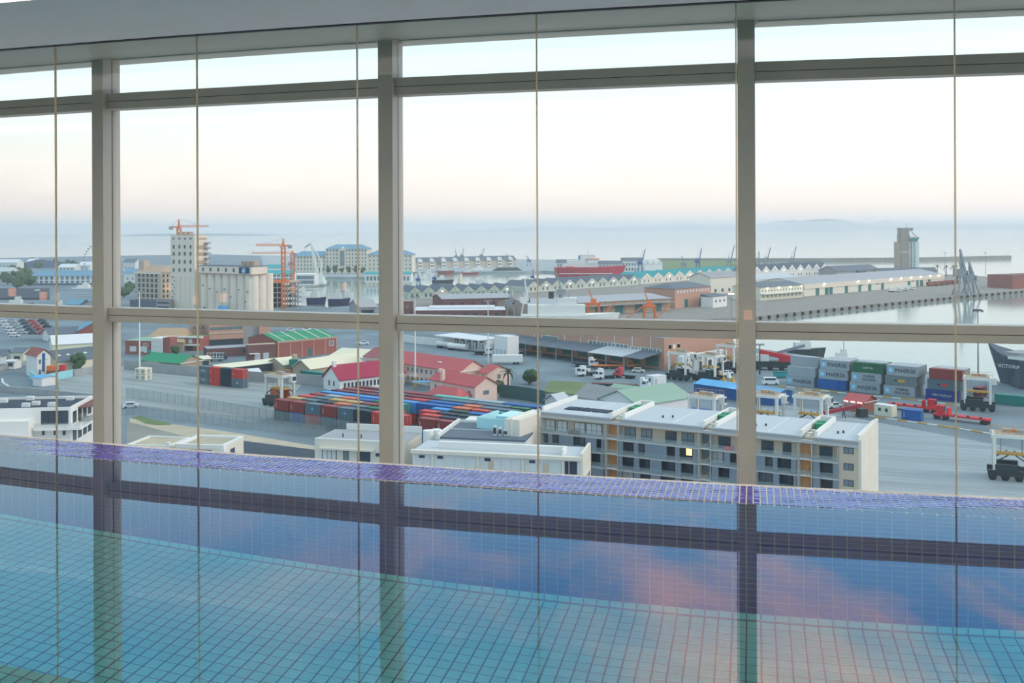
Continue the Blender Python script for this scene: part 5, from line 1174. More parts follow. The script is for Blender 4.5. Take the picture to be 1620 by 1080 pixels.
# left streets
g = gable('grey_hall', 'cream walled hall with a dark roof and skylights beside the dark tree', (92, 572), (170, 563), 4.6, M_slate, M_creamroof, 3.4, C=(72.6, 566))
for k in range(4): b = MB(); b.box(0, 1.1, 0, .9, 0, .15); s_ = b.build('skylight', M_white, g.o, (2.0+3.4*k, g.D*.22, 4.6+3.4*.40+.1)); s_.rotation_euler = (atan2(3.4, g.D/2), 0, 0)
g = gable('white_roof_hall', 'long hall with a white roof behind the dark roofed hall', (84, 545), (175, 540), 4.5, M_wroof, M_creamroof, 3.2, depth=15); g = gable('striped_house', 'tall white gabled house with a bright blue vertical stripe', (59, 563), (80, 561), 7.5, M_brick, M_offw, 2.4, depth=9, kind='gabley'); g.box('stripe', g.L*.36, g.L*.58, -.12, .05, 1.8, 8.3, M_blue)
g.wins('f', 1, (1.0, 4.6), .8, 1.6, M_glassm, .4, g.L*.7)
g = gable('brick_gable_house', 'brick gabled house with a slate blue roof', (124, 523), (175, 521), 5, M_blueroof, M_brick, 4, depth=24, kind='gabley'); g.wins('f', 3, (1.6,), 1.6, 2, M_glassm, 2); g = gable('slate_roof_house', 'low slate roofed house behind the blue striped one', (78, 529), (128, 526), 3.5, M_slate, M_offw, 2.5, depth=14)
g = gable('brick_garage', 'small brick garage with a cream door and grey roof', (17, 557), (37, 557), 4.2, M_slate, M_creamroof, 1.4, depth=9); g.wins('f', 1, (.1,), 2.4, 2.6, M_glassd, .8, name='door'); g = gable('brick_garage', 'dark brick flat roofed annex beside the garage', (48, 552.5), (60, 551.5), 4.0, M_slate, M_dbrick, .5, depth=5)
g = gable('kiosk', 'small pale kiosk beside the curved road', (10, 571), (23, 571), 3.0, M_wroof, M_offw, .4, depth=5); g.wins('f', 1, (1.0,), 2.0, 1.4, M_glassd, .5); g = gable('slate_roof_house', 'slate roofed shelter beside the pale kiosk', (-20, 563), (9, 562), 3.2, M_slate, M_offw, 2, depth=8)
wallrun('turquoise_wall', [(46.5, 598), (60, 607.5), (62, 606.5), (118, 595.5)], 2.6, mat('turquoise_render', (150, 206, 214), .8, var=.08), 'low pale turquoise wall round a works lot'); wallrun('grey_road_wall', [(118, 596), (152, 590), (180, 588)], 2.6, M_grey, 'grey wall continuing the turquoise wall'); wallrun('road_wall', [(-40, 592), (0, 587), (40, 577), (88, 573)], 1.6, M_grey, 'low grey wall along the curved road')
wallrun('yard_edge_wall', [(-40, 612), (0, 619), (60, 624), (160, 634)], 1.8, M_grey, 'low grey wall along the yard fence')
p = P(88, 597); o = tag(empty('scrap_machine', (p.x, p.y, GZ)), 'red works machine behind the turquoise wall', 'machine'); B('body', o, 0, 0, .4, 5.6, 2.4, 2.2, M_brick); B('hopper', o, -1.5, 0, 2.6, 2.5, 2, 1.6, M_orange); B('cab', o, 2.4, 0, 2.6, 1.8, 2, 1.9, M_redpaint); wheels(o, (-2.5, 2.5), (-1.4, 1.4), .7, .5)
g = gable('works_shed', 'white topped works shed behind the turquoise wall', (52, 596), (66, 598), 2.8, M_lblue, M_offw, .5, depth=5); p = P(71, 600); o = tag(empty('lamp_post', (p.x, p.y, GZ)), 'pale lamp post behind the turquoise wall', 'lamp post'); B('pole', o, 0, 0, 0, .25, .25, 7, M_steel); B('arm', o, .5, 0, 6.9, 1.2, .15, .15, M_steel); B('lamp_head', o, 1.1, 0, 6.75, .6, .3, .15, M_white)
wallrun('road_curb', [(2, 600), (3, 606), (14, 613), (30, 614)], .3, M_wroof, 'pale curved kerb of the road', .6)
# brick shops and offices
g = Bld('brick_shop', 'red brick workshop with a glazed white entrance bay', 'building', (198, 560), (240, 561), 0, depth=14); g.walls(5.6, M_brick); g.roof('flat', 0, M_pgreen); g.box('glazed_bay', g.L, g.L+5.2, -.4, 6, 0, 7.0, M_offw); 
for k in range(3):
    for z in (.2, 2.4, 4.6): g.box('pane', g.L+.3+1.6*k, g.L+1.6+1.6*k, -.5, -.35, z, z+1.9, M_curt)
g.box('brick_pier', g.L+5.2, g.L+8.6, -.2, 5, 0, 7.2, M_brick); g.wins('f', 2, (1.2,), 3.0, 2.2, M_curt, 1.2); g.box('sign_plate', g.L-3.4, g.L-2.2, -.12, .05, .8, 2.0, M_white); g.box('sign_plate', g.L-1.6, g.L-.4, -.12, .05, .8, 2.0, M_teal); text('lettering', g.o, 'ITS', (g.L-2.6, -.15, 4.0), 2.0, M_offw)
g = Bld('brick_shop', 'dark brick shop with white fascia and canopy', 'building', (268, 554), (316, 555), 0, depth=8); g.walls(5.8, M_brick); g.roof('flat', 0, M_moss); g.box('fascia', -1.5, g.L+1.5, -1.2, .3, 5.6, 6.2, M_offw); g.box('canopy', 3.0, g.L, -2.0, 0, 2.4, 2.9, M_white); g.wins('f', 3, (3.2,), 1.9, 1.8, M_curt, 3); g.wins('f', 3, (.2,), 2.0, 2.0, M_glassd, 3)
g = Bld('orange_brick_offices', 'orange brick office block with long window bands', 'building', (331, 551), (385, 548), 0, depth=16); g.walls(12.6, M_obrick); g.roof('flat', 0, M_lilac)
for z in (7.8, 11.0): g.wins('f', 9, (z,), 2.0, 1.3, M_glassm, .6, thick=.2)
g.wins('f', 4, (.1,), 4.2, 3.6, M_glassd, .5, name='shopfront'); g.box('string_course', -.2, g.L+.2, -.3, .1, 6.2, 6.6, M_sand_st); g.box('stair_tower', g.L, g.L+7, 2, 12, 0, 13.5, M_grey); g.box('wing', g.L+7, g.L+12, 0, 12, 0, 12.4, M_obrick); g.box('side_wing', -6, 0, 8, 15, 0, 11.5, M_tan); 
for k in range(3): g.box('window', -5.5+1.8*k, -4.3+1.8*k, 7.9, 8.05, 7.8, 9.2, M_glassm)
g = Bld('garage_block', 'low dark brick garage block with a pale roof', 'building', (328, 566), (397, 562), 0, depth=9); g.walls(3.6, M_dbrick); g.roof('flat', 0, M_lilac); g.wins('f', 3, (1.6,), 1.0, 1.0, M_glassd, g.L*.8, .8)
g = Bld('brick_annex', 'tall dark brick annex beside the brick hall', 'building', (392, 573), (436, 570.5), 0, depth=4); g.walls(6.6, M_dbrick); g.roof('flat', 0, M_tan); g.wins('f', 2, (.2,), 2.2, 3.2, M_lgrey, 2, name='door'); g.box('porch', .5, 4.0, -1.8, 0, 3.2, 3.5, M_white)
g = gable('sandy_mound_roof', 'broad sandy low roofed store behind the brick shop', (224, 541), (290, 541), 4, mat('sandy_roof', (176, 152, 122), .9, var=.1, scale=.4), M_tan, 5.0, depth=22, kind='hip')
b_ = tag(empty('lattice_trailer', (*P(341, 571), GZ), .1), 'white lattice framed trailer before the garage block', 'trailer'); B('frame', b_, 0, 0, .8, 6.5, 2.4, .3, M_steel); [B('upright', b_, -3+1.2*k, -1.1, 1.1, .15, .15, 2.4, M_white) for k in range(6)]; [B('rail', b_, 0, -1.1, z, 6.5, .12, .15, M_white) for z in (1.9, 3.3)]; wheels(b_, (-1.8, 1.8), (-1, 1), .5, .3)
g = gable('cream_lean_to', 'cream lean-to behind the green roofed house', (292, 570), (333, 567), 3.4, M_creamroof, M_tan, .8, depth=9); g.wins('f', 3, (.1,), 2.0, 2.6, M_glassd, 5, 1, name='door')
# dark parking structure strip right of the silo
# ================================================================== silo quarter
si = Bld('grain_silo_tower', 'tall cream grain elevator tower with four columns of windows', 'building', (270.3, 489), (308, 491.5), 0, depth=11); Yb = si.a.y; hs = HT(372, 285, Yb); si.walls(hs, M_silo); si.roof('flat', 0, M_tan)
for y0, y1 in ((376, 378.5), (387.5, 393), (398.5, 404), (411, 417), (424, 429.5)):
    for u in (275, 284, 292.5, 301.5): si.pwin(u-1.3, y0, u+1.3, y1, M_glassd, thick=.4)
    si.wins('r', 5, (HT(y1, 318, Yb),), 1.6, (y1-y0)*Yb/F, M_tan, 1.5, thick=.3)
for k, (u, y) in enumerate(((273.5, 437), (276, 443), (273.5, 448.5), (276, 453.5), (273.5, 459), (276, 463.5), (273.5, 468.5))): si.pwin(u-.8, y, u+.8, y+2.4, M_glassd, thick=.4)
for k in range(3): si.box('roof_plant', 3+5*k, 5+5*k, 3, 6, hs, hs+2.2, M_tan)
for k in range(5): si.box('escape_balcony', si.L, si.L+2.4, si.D-3.5, si.D, HT(385+8*k, 328, Yb), HT(385+8*k, 328, Yb)+.8, M_cgrey)
for k in range(4): si.box('pilaster', si.L*(.2+.2*k)-.4, si.L*(.2+.2*k)+.4, -.35, 0, 0, hs*.45, M_silo)
sb = Bld('grain_silo_bins', 'row of tall cream cylindrical grain bins under a long headhouse', 'building', (314, 492.5), (396, 497), 0, depth=13); Yb = sb.a.y; hc = HT(432, 330, Yb); ht = HT(420, 330, Yb)
sb.box('bin_core', 1, sb.L-1, 5, sb.D, 0, hc, M_silo); rr = sb.L/7
for k in range(7): b = MB(); b.cyl((rr*(k+.5), rr*.5, 0), (rr*(k+.5), rr*.5, hc), rr*.49, rr*.49, 20); b.build('bin', M_silo, sb.o)
for k in range(3): b = MB(); b.cyl((sb.L-rr*.3, rr*(.7+k), 0), (sb.L-rr*.3, rr*(.7+k), hc), rr*.49, rr*.49, 20); b.build('bin', M_silo, sb.o)
sb.box('headhouse', -.3, sb.L+1.5, -.2, sb.D, hc, ht, M_silo); sb.box('ledge_band', -.6, sb.L+1.8, -.5, sb.D, hc-.3, hc+.4, M_tan); sb.box('roof', -.5, sb.L+1.8, -.4, sb.D, ht, ht+.3, M_slate)
for k in range(5): x = sb.L*(.08+.15*k); sb.box('window', x, x+1.6, -.35, 0, hc+1.4, hc+3.6, M_glassd)
sb.box('emblem_board', sb.L*.80, sb.L*.99, -.6, -.2, hc+.7, ht-.4, M_hullnavy); b = MB(); b.cyl((sb.L*.895, -.6, (hc+ht)/2), (sb.L*.895, -.75, (hc+ht)/2), 1.7, 1.7, 18); b.build('emblem', M_lblue, sb.o); b = MB(); b.cyl((sb.L*.895, -.76, hc+1.4), (sb.L*.895, -.76, hc+3.8), .9, .1, 3); b.build('emblem_sail', M_white, sb.o)
for k in range(3): sb.box('roof_plant', sb.L*(.72+.09*k), sb.L*(.72+.09*k)+3, 5, 9, ht, ht+3.2, M_tan)
for k, (fx, fz) in enumerate(((.08, .68), (.21, .6), (.35, .52), (.5, .6), (.62, .4), (.77, .6), (.9, .3), (.93, .55), (.1, .1))): sb.box('bin_hatch', sb.L*fx, sb.L*fx+1.1, -.25, .5, hc*fz, hc*fz+.5, M_dark)
B('blue_tank', sb.o, sb.L*.62, -6, 0, 5.5, 5.5, 5, M_lblue, shape='cyl')
hb = Bld('stone_hotel', 'sandstone hotel block with rows of square windows and a stepped roof', 'building', (214, 485), (254, 487), 0, C=(271, 483)); Yb = hb.a.y; hh = HT(430, 235, Yb); hb.walls(hh, M_sand_st); hb.roof('hip', 4.5, M_tan, .6); hb.wins('f', 5, [hh*(.14+.145*k) for k in range(6)], 2.1, 2.3, M_glassd, 2.0, thick=.3); hb.wins('r', 6, [hh*(.28+.145*k) for k in range(5)], 1.3, 2.1, M_glassd, 1.0, thick=.3); hb.box('corner_turret', 0, 5, 3, 8, hh, hh+7.5, M_sand_st); hb.box('podium', 3, hb.L+7, -7, -.5, 0, 5.2, M_slate); hb.box('cornice', -.5, hb.L+.5, -.6, .2, hh-1.0, hh, M_silo)
g = Bld('plant_building', 'pale building with pipes at the foot of the silo tower', 'building', (247, 490), (269, 490.5), 0, depth=4); g.walls(6.5, M_grey); g.roof('flat', 0, M_slate); g.wins('f', 7, (1.2, 4.0), 1.2, 1.2, M_glassd, .8)
# building site with tower cranes
cs_ = Bld('building_site', 'unfinished concrete frame of four open floors', 'building', (413, 487), (478, 485), 0, depth=26); hcn = HT(447, 440, cs_.a.y); nf = 5
for k in range(nf): z = hcn*(k+1)/nf; cs_.box('floor_slab', 0, cs_.L, 0, cs_.D, z-.45, z, M_grey if k < nf-1 else M_tan)
for i in range(8):
    for j in range(2): cs_.box('column', cs_.L*(i+.1)/8, cs_.L*(i+.1)/8+.7, 1+j*11, 1.7+j*11, 0, hcn, M_grey)
cs_.box('core_wall', cs_.L*.3, cs_.L*.55, 9, 16, 0, hcn*1.08, M_dark); cs_.box('formwork', 3, cs_.L*.7, 2, 14, hcn, hcn+1.2, M_orange)
towercrane(448.5, 489, 376.5, 405, 388.5, 459, M_orange, 'orange tower crane rising from the building site'); towercrane(463, 470, 396, 398, 401, 467.5, M_orange, 'second lower tower crane behind the building site'); towercrane(283.5, 482, 346.5, 330, 359, 271, M_orange, 'tower crane showing above the grain elevator')
# white harbour crane
wc = tag(empty('harbour_crane', (*P(505, 447), GZ)), 'large white luffing harbour crane at the basin', 'crane'); s_ = P(505, 447).y/F
B('house', wc, 2.0*s_, 0, 0, 12*s_, 10, 9*s_, M_white); b = MB(); b.bar((3*s_, 0, 9*s_), (3.5*s_, 0, 34*s_), 2.0, 1.6); b.build('tower', M_white, wc); b = MB(); b.bar((-2*s_, 0, 9*s_), (-13*s_, 0, 62*s_), 3.4, 1.4); b.build('boom', M_white, wc); b = MB(); b.bar((3.5*s_, 0, 34*s_), (-13*s_, 0, 62*s_), 1.0); b.build('luffing_tie', M_white, wc); b = MB(); b.bar((-13*s_, 0, 62*s_), (-22*s_, 0, 56*s_), 1.2); b.build('fly_jib', M_cgrey, wc); b = MB(); b.bar((-22*s_, 0, 56*s_), (-22*s_, 0, 20*s_), .25); b.build('hook_rope', M_cgrey, wc); B('barge', wc, -7*s_, 0, -1.0, 34*s_, 16, 2.6, M_offw)
# ================================================================== hotel quay
ho = Bld('grand_hotel', 'large cream hotel with blue roofs and a gabled centre', 'building', (464, 431), (650, 431), 0, depth=22); Yh = ho.a.y
X = lambda u: ho.px(u, 425)[0]; Z = lambda y: HT(y, 550, Yh)
M_hcream = mat('hotel_cream', (222, 214, 194), .8, var=.04, scale=.1)
for u0, u1, ye, yr in ((464, 520, 404.5, 397), (517, 582, 393.5, 386.5), (582, 652, 402.5, 396)):
    c_ = 4 if u0 == 517 else 0
    ho.box('wing', X(u0), X(u1), -c_, 22, 0, Z(ye), M_hcream); ho.box('roof', X(u0)-1.5, X(u1)+1.5, -c_-1.5, 23, Z(ye), Z(yr), M_blueroof, shape='hip')
    nr = 6 if u0 == 517 else 4; nc = 13 if u0 == 517 else 11
    for r_ in range(nr):
        for c in range(nc):
            x = X(u0)+(X(u1)-X(u0))*(c+.5)/nc; z = Z(428)+ (Z(ye)-Z(428))*(r_+.55)/nr
            ho.box('window', x-.75, x+.75, -c_-.2, -c_+.2, z-1.1, z+1.1, M_glassm)
ho.box('gable_bay', X(538), X(549), -6, 0, 0, Z(396), M_hcream); ho.box('bay_gable', X(537), X(550), -6.3, 0, Z(396), Z(390), M_hcream, shape='gabley'); ho.box('bay_glass', X(540), X(547), -6.3, -5.9, Z(420), Z(396), M_glassm)
g = gable('quay_arcade', 'low white arcade with a green roof on the hotel quay', (409, 433.5), (466, 433), 7.5, M_teal, M_offw, 3.5, depth=16); g.wins('f', 8, (1.0, 4.4), 3.2, 2.4, M_glassm, 1.5)
g = gable('quay_arcade', 'white glazed pavilion in front of the cream hotel', (468, 434), (498, 434), 10, M_offw, M_offw, 1.0, depth=12); g.wins('f', 5, (1.5, 5.6), 3.0, 3.0, M_glassm, 1.0)
g = gable('quay_arcade', 'low arcade with a teal roof beside the cream hotel', (577, 433), (650, 433), 8, M_teal, M_offw, 2.0, depth=12); g.wins('f', 12, (1.5,), 2.4, 4, M_glassm, 1.0)
g = gable('pavilion', 'green roofed pavilion with a dark cupola beyond the arcade', (413, 424), (447, 424), 6, M_teal, M_offw, 4, depth=18, kind='hip')
for k in range(7): tree(508+11*k, 433.5, 8+(k % 3)*1.2, 7, 'small tree in the row before the cream hotel', 'trees before the cream hotel', seed=20+k)
# townhouses on the outer quay
th = Bld('quay_townhouses', 'long terrace of grey roofed quay houses with white gables', 'building', (655, 425), (816, 420.5), 0, depth=16); th.walls(9, M_sand_st); th.roof('gable', 5, M_slate, .8)
for k in range(9): x = th.L*(k+.5)/9; th.box('gable_bay', x-3, x+3, -1.2, 4, 0, 10, M_offw); th.box('bay_gable', x-3.4, x+3.4, -1.4, 4, 10, 13, M_offw, shape='gabley'); [th.box('window', x-2.2+2.4*j, x-.4+2.4*j, -1.4, -1.1, z, z+2, M_glassd) for j in range(2) for z in (2, 6)]
# gabled transit sheds
def zigzag(name, label, A, Bq, n, hw, hg, depth, roofm, wallm, cat='warehouse', lit=()):
    g = Bld(name, label, cat, A, Bq, 0, depth=depth); g.walls(hw, wallm); w = g.L/n
    for k in range(n):
        r = g.box('gable_roof', w*k, w*(k+1), -.4, depth, hw, hw+hg, roofm, shape='gabley'); g.box('gable_wall', w*k+.5, w*(k+1)-.5, -.5, 0, hw-.1, hw+hg*.88, wallm, shape='gabley')
        for j in range(2): g.box('window', w*(k+.3+.35*j)-.7, w*(k+.3+.35*j)+.7, -.15, .05, 1.4, 3.6, M_glassd)
        B('round_vent', g.o, w*(k+.5), -.55, hw+.8, 1.3, .12, 1.3, M_tan)
        if k in lit: B('wall_lamp', g.o, w*(k+.5), -1.0, hw+.2, .8, .8, .8, M_lampw, shape='ball')
    return g
zigzag('gabled_shed', 'pale green row of gabled sheds with grey roofs before the basin', (646, 473), (812, 468), 8, 5.0, 4.2, 26, M_slate, mat('sage_boards', (176, 190, 176), .8), lit=(2, 7))
zigzag('gabled_shed', 'long row of pale gabled sheds with dark roofs behind the brown warehouse', (834, 463), (1010, 450.5), 10, 5.0, 4.4, 26, M_slate, mat('pale_boards', (190, 196, 184), .8), lit=(1, 3, 5, 7, 9))
zigzag('gabled_shed', 'row of cream gabled sheds with turquoise roofs', (1014, 449.5), (1172, 436.5), 10, 5.4, 5.0, 26, M_teal, M_cream, lit=(2, 4))
zigzag('gabled_shed', 'row of white gabled sheds before the sheltered water', (1190, 442), (1310, 434.5), 9, 7.5, 6.0, 24, M_slate, M_offw, lit=(1, 3, 5))
# brown warehouses on the pier
g = Bld('brown_warehouse', 'long brown warehouse with a broad lilac roof', 'warehouse', (848, 504), (1060, 491), 0, depth=42); g.walls(7.8, M_tan); g.roof('gable', 2.2, M_lilac, 1.0)
for k in range(14): g.box('pier_strip', g.L*k/14, g.L*k/14+.5, -.2, 0, 0, 7.8, M_obrick)
for k in range(6): g.box('door', g.L*(.12+.15*k), g.L*(.12+.15*k)+6, -.2, .05, 0, 5, M_tealdoor)
g.box('quay_canopy', 0, g.L, -4, 0, 5.4, 5.8, M_grey); g.box('roof_light', g.L*.2, g.L*.55, 12, 34, 8.6, 8.9, M_wroof, shape='box'); g.box('roof_light', g.L*.78, g.L*.95, 10, 22, 8.5, 8.8, M_wroof); text('lettering', g.o, 'SALT', (g.L*.43, -.4, 6.9), 3.0, M_redpaint); g.box('sign_plate', g.L*.36, g.L*.41, -.4, -.1, 5.6, 7.7, M_dark)
g = Bld('brick_pier_building', 'two storey brick pier building with a dark hipped roof', 'warehouse', (1068, 488), (1125, 482), 0, depth=24); g.walls(12.5, M_obrick); g.roof('hip', 3.0, M_slate, .6); g.wins('f', 11, (9.6,), 1.6, 1.8, M_curt, 1.5, fr=None); g.wins('f', 2, (0,), 4, 5.5, M_tealdoor, 4, name='door'); 
g = Bld('cream_pier_shed', 'large cream shed with a grey pitched roof beside the turquoise roofs', 'warehouse', (1124, 466), (1172, 462), 0, depth=20); g.walls(13, M_cream); g.roof('gable', 4, M_corr, .6); g.wins('f', 4, (1.5,), 2.5, 2.5, M_glassd, 2)
g = Bld('white_pier_office', 'small white office beside the brick pier building', 'building', (1128, 487), (1150, 484.5), 0, depth=9); g.walls(7, M_offw); g.roof('shed', 1.6, M_slate, .3); g.wins('f', 3, (3.5,), 1.6, 1.4, M_glassd, 1)
B_ = Bld('flat_roof_store', 'low store with broad white flat roofs before the basin', 'building', (655, 505), (800, 504), 0, depth=26); B_.walls(5, M_dbrick); B_.roof('flat', 0, M_wroof); B_.box('roof_step', 8, B_.L-6, 6, 20, 5, 6.4, M_wroof); B_.wins('f', 8, (1.2,), 2.5, 2, M_glassd, 2)
B_ = Bld('flat_roof_store', 'brown store with a lilac roof behind the white flat roofs', 'building', (700, 489), (812, 486), 0, depth=30); B_.walls(6.5, M_dbrick); B_.roof('gable', 2.2, M_lilac, .5); B_.wins('f', 6, (2,), 2, 2, M_glassd, 3)
B_ = Bld('orange_brick_block', 'small orange brick block above the white flat roofs', 'building', (685, 484), (706, 484), 0, depth=16); B_.walls(8, M_obrick); B_.roof('flat', 0, M_tan); B_.wins('f', 3, (4.5,), 1.6, 1.6, M_glassd, 1.5); B_ = Bld('brick_corner_block', 'dark brick corner block beside the window post', 'building', (600, 503), (654, 502), 0, depth=8); B_.walls(9.5, M_dbrick); B_.roof('flat', 0, M_tan); B_.wins('f', 5, (5.5,), 1.6, 1.8, M_glassm, 2)
# white and dark sheds on the near left basin
g = gable('boat_shed', 'grey gabled boat shed beside the moored white ship', (567, 486), (596, 485), 5, M_lilac, M_grey, 4, depth=22); g.wins('f', 5, (1.4,), 2.0, 2.0, M_glassd, 2)
# orange portal cranes
for k, (u, y, yt, lab) in enumerate(((939, 505, 479, 'orange portal crane nearest the white ship'), (1027.5, 503, 483, 'orange portal crane by the pier building'))):
    p = P(u, y); hh_ = HT(yt, u, p.y); w_ = 8.5*p.y/F; o = tag(empty('portal_crane', (p.x, p.y, GZ)), lab, 'crane')
    for sx_ in (-1, 1):
        for sy_ in (-2, 2): B('leg', o, sx_*w_, sy_, 0, 1.0, 1.0, hh_, M_orange)
    B('cross_beam', o, 0, 0, hh_-1.2, w_*2+1, 5, 1.4, M_orange); B('cabin', o, 0, 0, hh_, 3, 3, 2.4, M_orange); b = MB(); b.bar((0, 0, hh_+1), (-3, 0, hh_+8), .8, .4); b.build('jib_stub', M_orange, o)
    for dx_ in (13, -16): b = MB(); b.bar((dx_*.2, -4, hh_*1.05 if dx_ < 0 else 0), (dx_*.9, -4, 0 if dx_ < 0 else hh_*1.1), .55); b.build('diagonal_boom', M_orange, o)
# right pier: long shed and control tower
ls = Bld('long_transit_shed', 'very long cream transit shed with teal doors and eaves lamps', 'warehouse', (1272, 469), (1493, 449.5), 0, depth=44); Yl = ls.a.y; hl = HT(450.5, 1272, Yl); ls.walls(hl, M_cream); ls.roof('gable', 4.5, M_lilac, .5); ls.box('fascia', -.3, ls.L+.3, -.6, .2, hl-3.2, hl+.2, M_silo)
for u0, u1 in ((1290.5, 1295.6), (1305, 1310.5), (1312, 1317), (1336.5, 1341), (1358, 1362), (1373.5, 1378), (1394, 1398), (1436, 1440), (1449.6, 1453), (1455.5, 1460), (1468, 1472)):
    x0 = ls.px(u0, 460)[0]; x1 = ls.px(u1, 460)[0]; ls.box('door', x0, x1, -.25, .1, 0, 6.0, M_tealdoor)
for u in (1362, 1388, 1444): x0 = ls.px(u, 450)[0]; ls.box('window', x0-2.5, x0+2.5, -.2, .1, hl*.55, hl*.72, M_glassd)
for u in (1302, 1356, 1373, 1408, 1424, 1440, 1455, 1470, 1484): x0 = ls.px(u, 445)[0]; B('eaves_lamp', ls.o, x0, -1.4, hl-.2, 1.1, 1.1, 1.1, M_lampw, shape='ball')
g = Bld('quay_office', 'cream quay office with a grey roof beside the long shed', 'building', (1203, 476), (1270, 470.5), 0, depth=24); g.walls(9.5, M_creamroof); g.roof('gable', 2.5, M_slate, .5); g.wins('f', 14, (6.2,), .9, 1.2, M_glassd, 1); g.wins('f', 10, (2,), 1.4, 1.8, M_glassm, 1); g.box('quay_canopy', 0, g.L, -3.5, 0, 4.6, 5.0, M_wroof)
for k in range(4): B('wall_lamp', g.o, g.L*(.15+.27*k), -.9, 8.6, .8, .8, .8, M_lampw, shape='ball')
g = Bld('quay_office', 'pale block with small windows behind the cream quay office', 'building', (1190, 458), (1262, 452), 0, depth=30); g.walls(8, M_offw); g.roof('gable', 3, M_lgrey, .5); g.wins('f', 8, (5,), 1.2, 1.4, M_glassd, 2)
g = Bld('quay_hall', 'grey hall with a slate roof beside the control tower', 'building', (1324, 438), (1390, 434.5), 0, depth=22); g.walls(6, M_grey); g.roof('gable', 5, M_slate, 1); g.box('gable_wing', g.L*.45, g.L*.62, -4, 6, 0, 6, M_slate); g = Bld('quay_hall', 'low hall with a grey roof at the control tower foot', 'building', (1393, 437), (1482, 435.5), 0, depth=12); g.walls(5, M_sand_st); g.roof('gable', 3.5, M_slate, .6)
ct = Bld('control_tower', 'tall port control tower of grey slabs with a teal lookout cab', 'tower', (1420, 427.5), (1454, 427.5), 0, depth=16); Yc = ct.a.y; X = lambda u: ct.px(u, 400)[0]; Z = lambda y: HT(y, 1437, Yc)
M_tower = mat('tower_concrete', (158, 146, 136), .85, var=.05, scale=.1)
ct.box('side_slab', X(1420), X(1426), 1, 15, 0, Z(382.5), M_tan); ct.box('main_slab', X(1426), X(1438.5), -.5, 16, 0, Z(361), M_tower); ct.box('cream_shaft', X(1438.5), X(1444.5), .3, 15, 0, Z(382.5), M_silo); ct.box('white_shaft', X(1444.5), X(1454), 0, 15, 0, Z(382.5), M_offw); ct.box('crown', X(1425), X(1444.5), -.3, 15, Z(365), Z(360.3), M_tower)
b = MB(); x0, x1 = X(1439), X(1452.5); b.v += [(x0+1, -1, Z(382)), (x1-1, -1, Z(382)), (x1-1, 14, Z(382)), (x0+1, 14, Z(382)), (x0-.5, -2.2, Z(376.3)), (x1+.6, -2.2, Z(376.3)), (x1+.6, 15, Z(376.3)), (x0-.5, 15, Z(376.3))]; b.f += [(0,3,2,1),(4,5,6,7),(0,1,5,4),(1,2,6,5),(2,3,7,6),(3,0,4,7)]; b.build('lookout_cab', mat('teal_glass', (70, 150, 146), .2), ct.o); ct.box('cab_roof', x0-1, x1+1, -2.6, 15.4, Z(376.3), Z(374.8), M_sand_st); b = MB(); b.bar((x0+2, 6, Z(374.8)), (x0-1, 6, Z(366)), 1.2); b.bar((x1, 6, Z(374.8)), (X(1444), 6, Z(366)), .8); b.build('strut', M_tower, ct.o)
for k in range(12): z = Z(423)+(Z(385)-Z(423))*k/11; ct.box('window', X(1441)-.4, X(1441)+1.4, .1, .4, z, z+1.6, M_glassd); ct.box('window', X(1446)-.6, X(1446)+1.6, -.2, .2, z, z+1.6, M_teal)
b = MB(); b.cyl((X(1437), 7, Z(361)), (X(1437), 7, Z(353)), .3, .1, 6); b.build('antenna', M_cgrey, ct.o); ct.box('bracket', X(1424), X(1426), 3, 13, Z(382), Z(370), M_tower); text('lettering', ct.o, 'PORTS', (X(1431), -.6, Z(399)), 4.2, M_white)
dockcrane(1522, 467, 1519, 394, M_cgrey, 'grey double quay crane nearest the long shed end', port=1.5); dockcrane(1536, 465, 1533, 414, M_cgrey, 'grey quay crane standing behind the tall quay crane', port=1.4)
for k, (u, y) in enumerate(((1483, 436), (1497, 437), (1508, 437), (1513, 436))): palm(u, y, 13, 'palm in the row at the end of the long shed', 10)['group'] = 'palms by the long shed'
g = Bld('red_store', 'dull red store on the far pier', 'building', (1602, 457), (1680, 454), 0, depth=25); g.walls(11, M_brick); g.roof('flat', 0, M_dbrick)
for k in range(8): truck(1415+11*k if k < 3 else 1475+9*(k-3), 462-1.6*k if k < 3 else 452.5-.8*(k-3), .2, (226, 226, 222) if k < 3 else (150, 74, 78), 'white lorry parked along the long transit shed' if k < 3 else 'dull red wagon in the line past the long shed', 'box', M_offw if k < 3 else M_brick, 9, 'lorries along the long shed' if k < 3 else 'wagons past the long shed')
# quay fenders on the far wall
qf = tag(empty('quay_fender_line', (*P(1300, 489), GZ)), 'line of dark tyre fenders along the far quay wall', 'fender', kind='structure'); c0 = P(1300, 489)
for (ua, ya), (ub, yb) in zip([(1195, 501), (1300, 489), (1525, 467)], [(1300, 489), (1525, 467), (1620, 459)]):
    a, c = P(ua, ya), P(ub, yb); n = int((c-a).length/9)
    for k in range(n): q = a.lerp(c, (k+.5)/n) - c0; place('fender', unit('cyly', M_rubber), qf, (q.x, q.y-.4, -1.1), 0, (2.2, .9, 2.2))
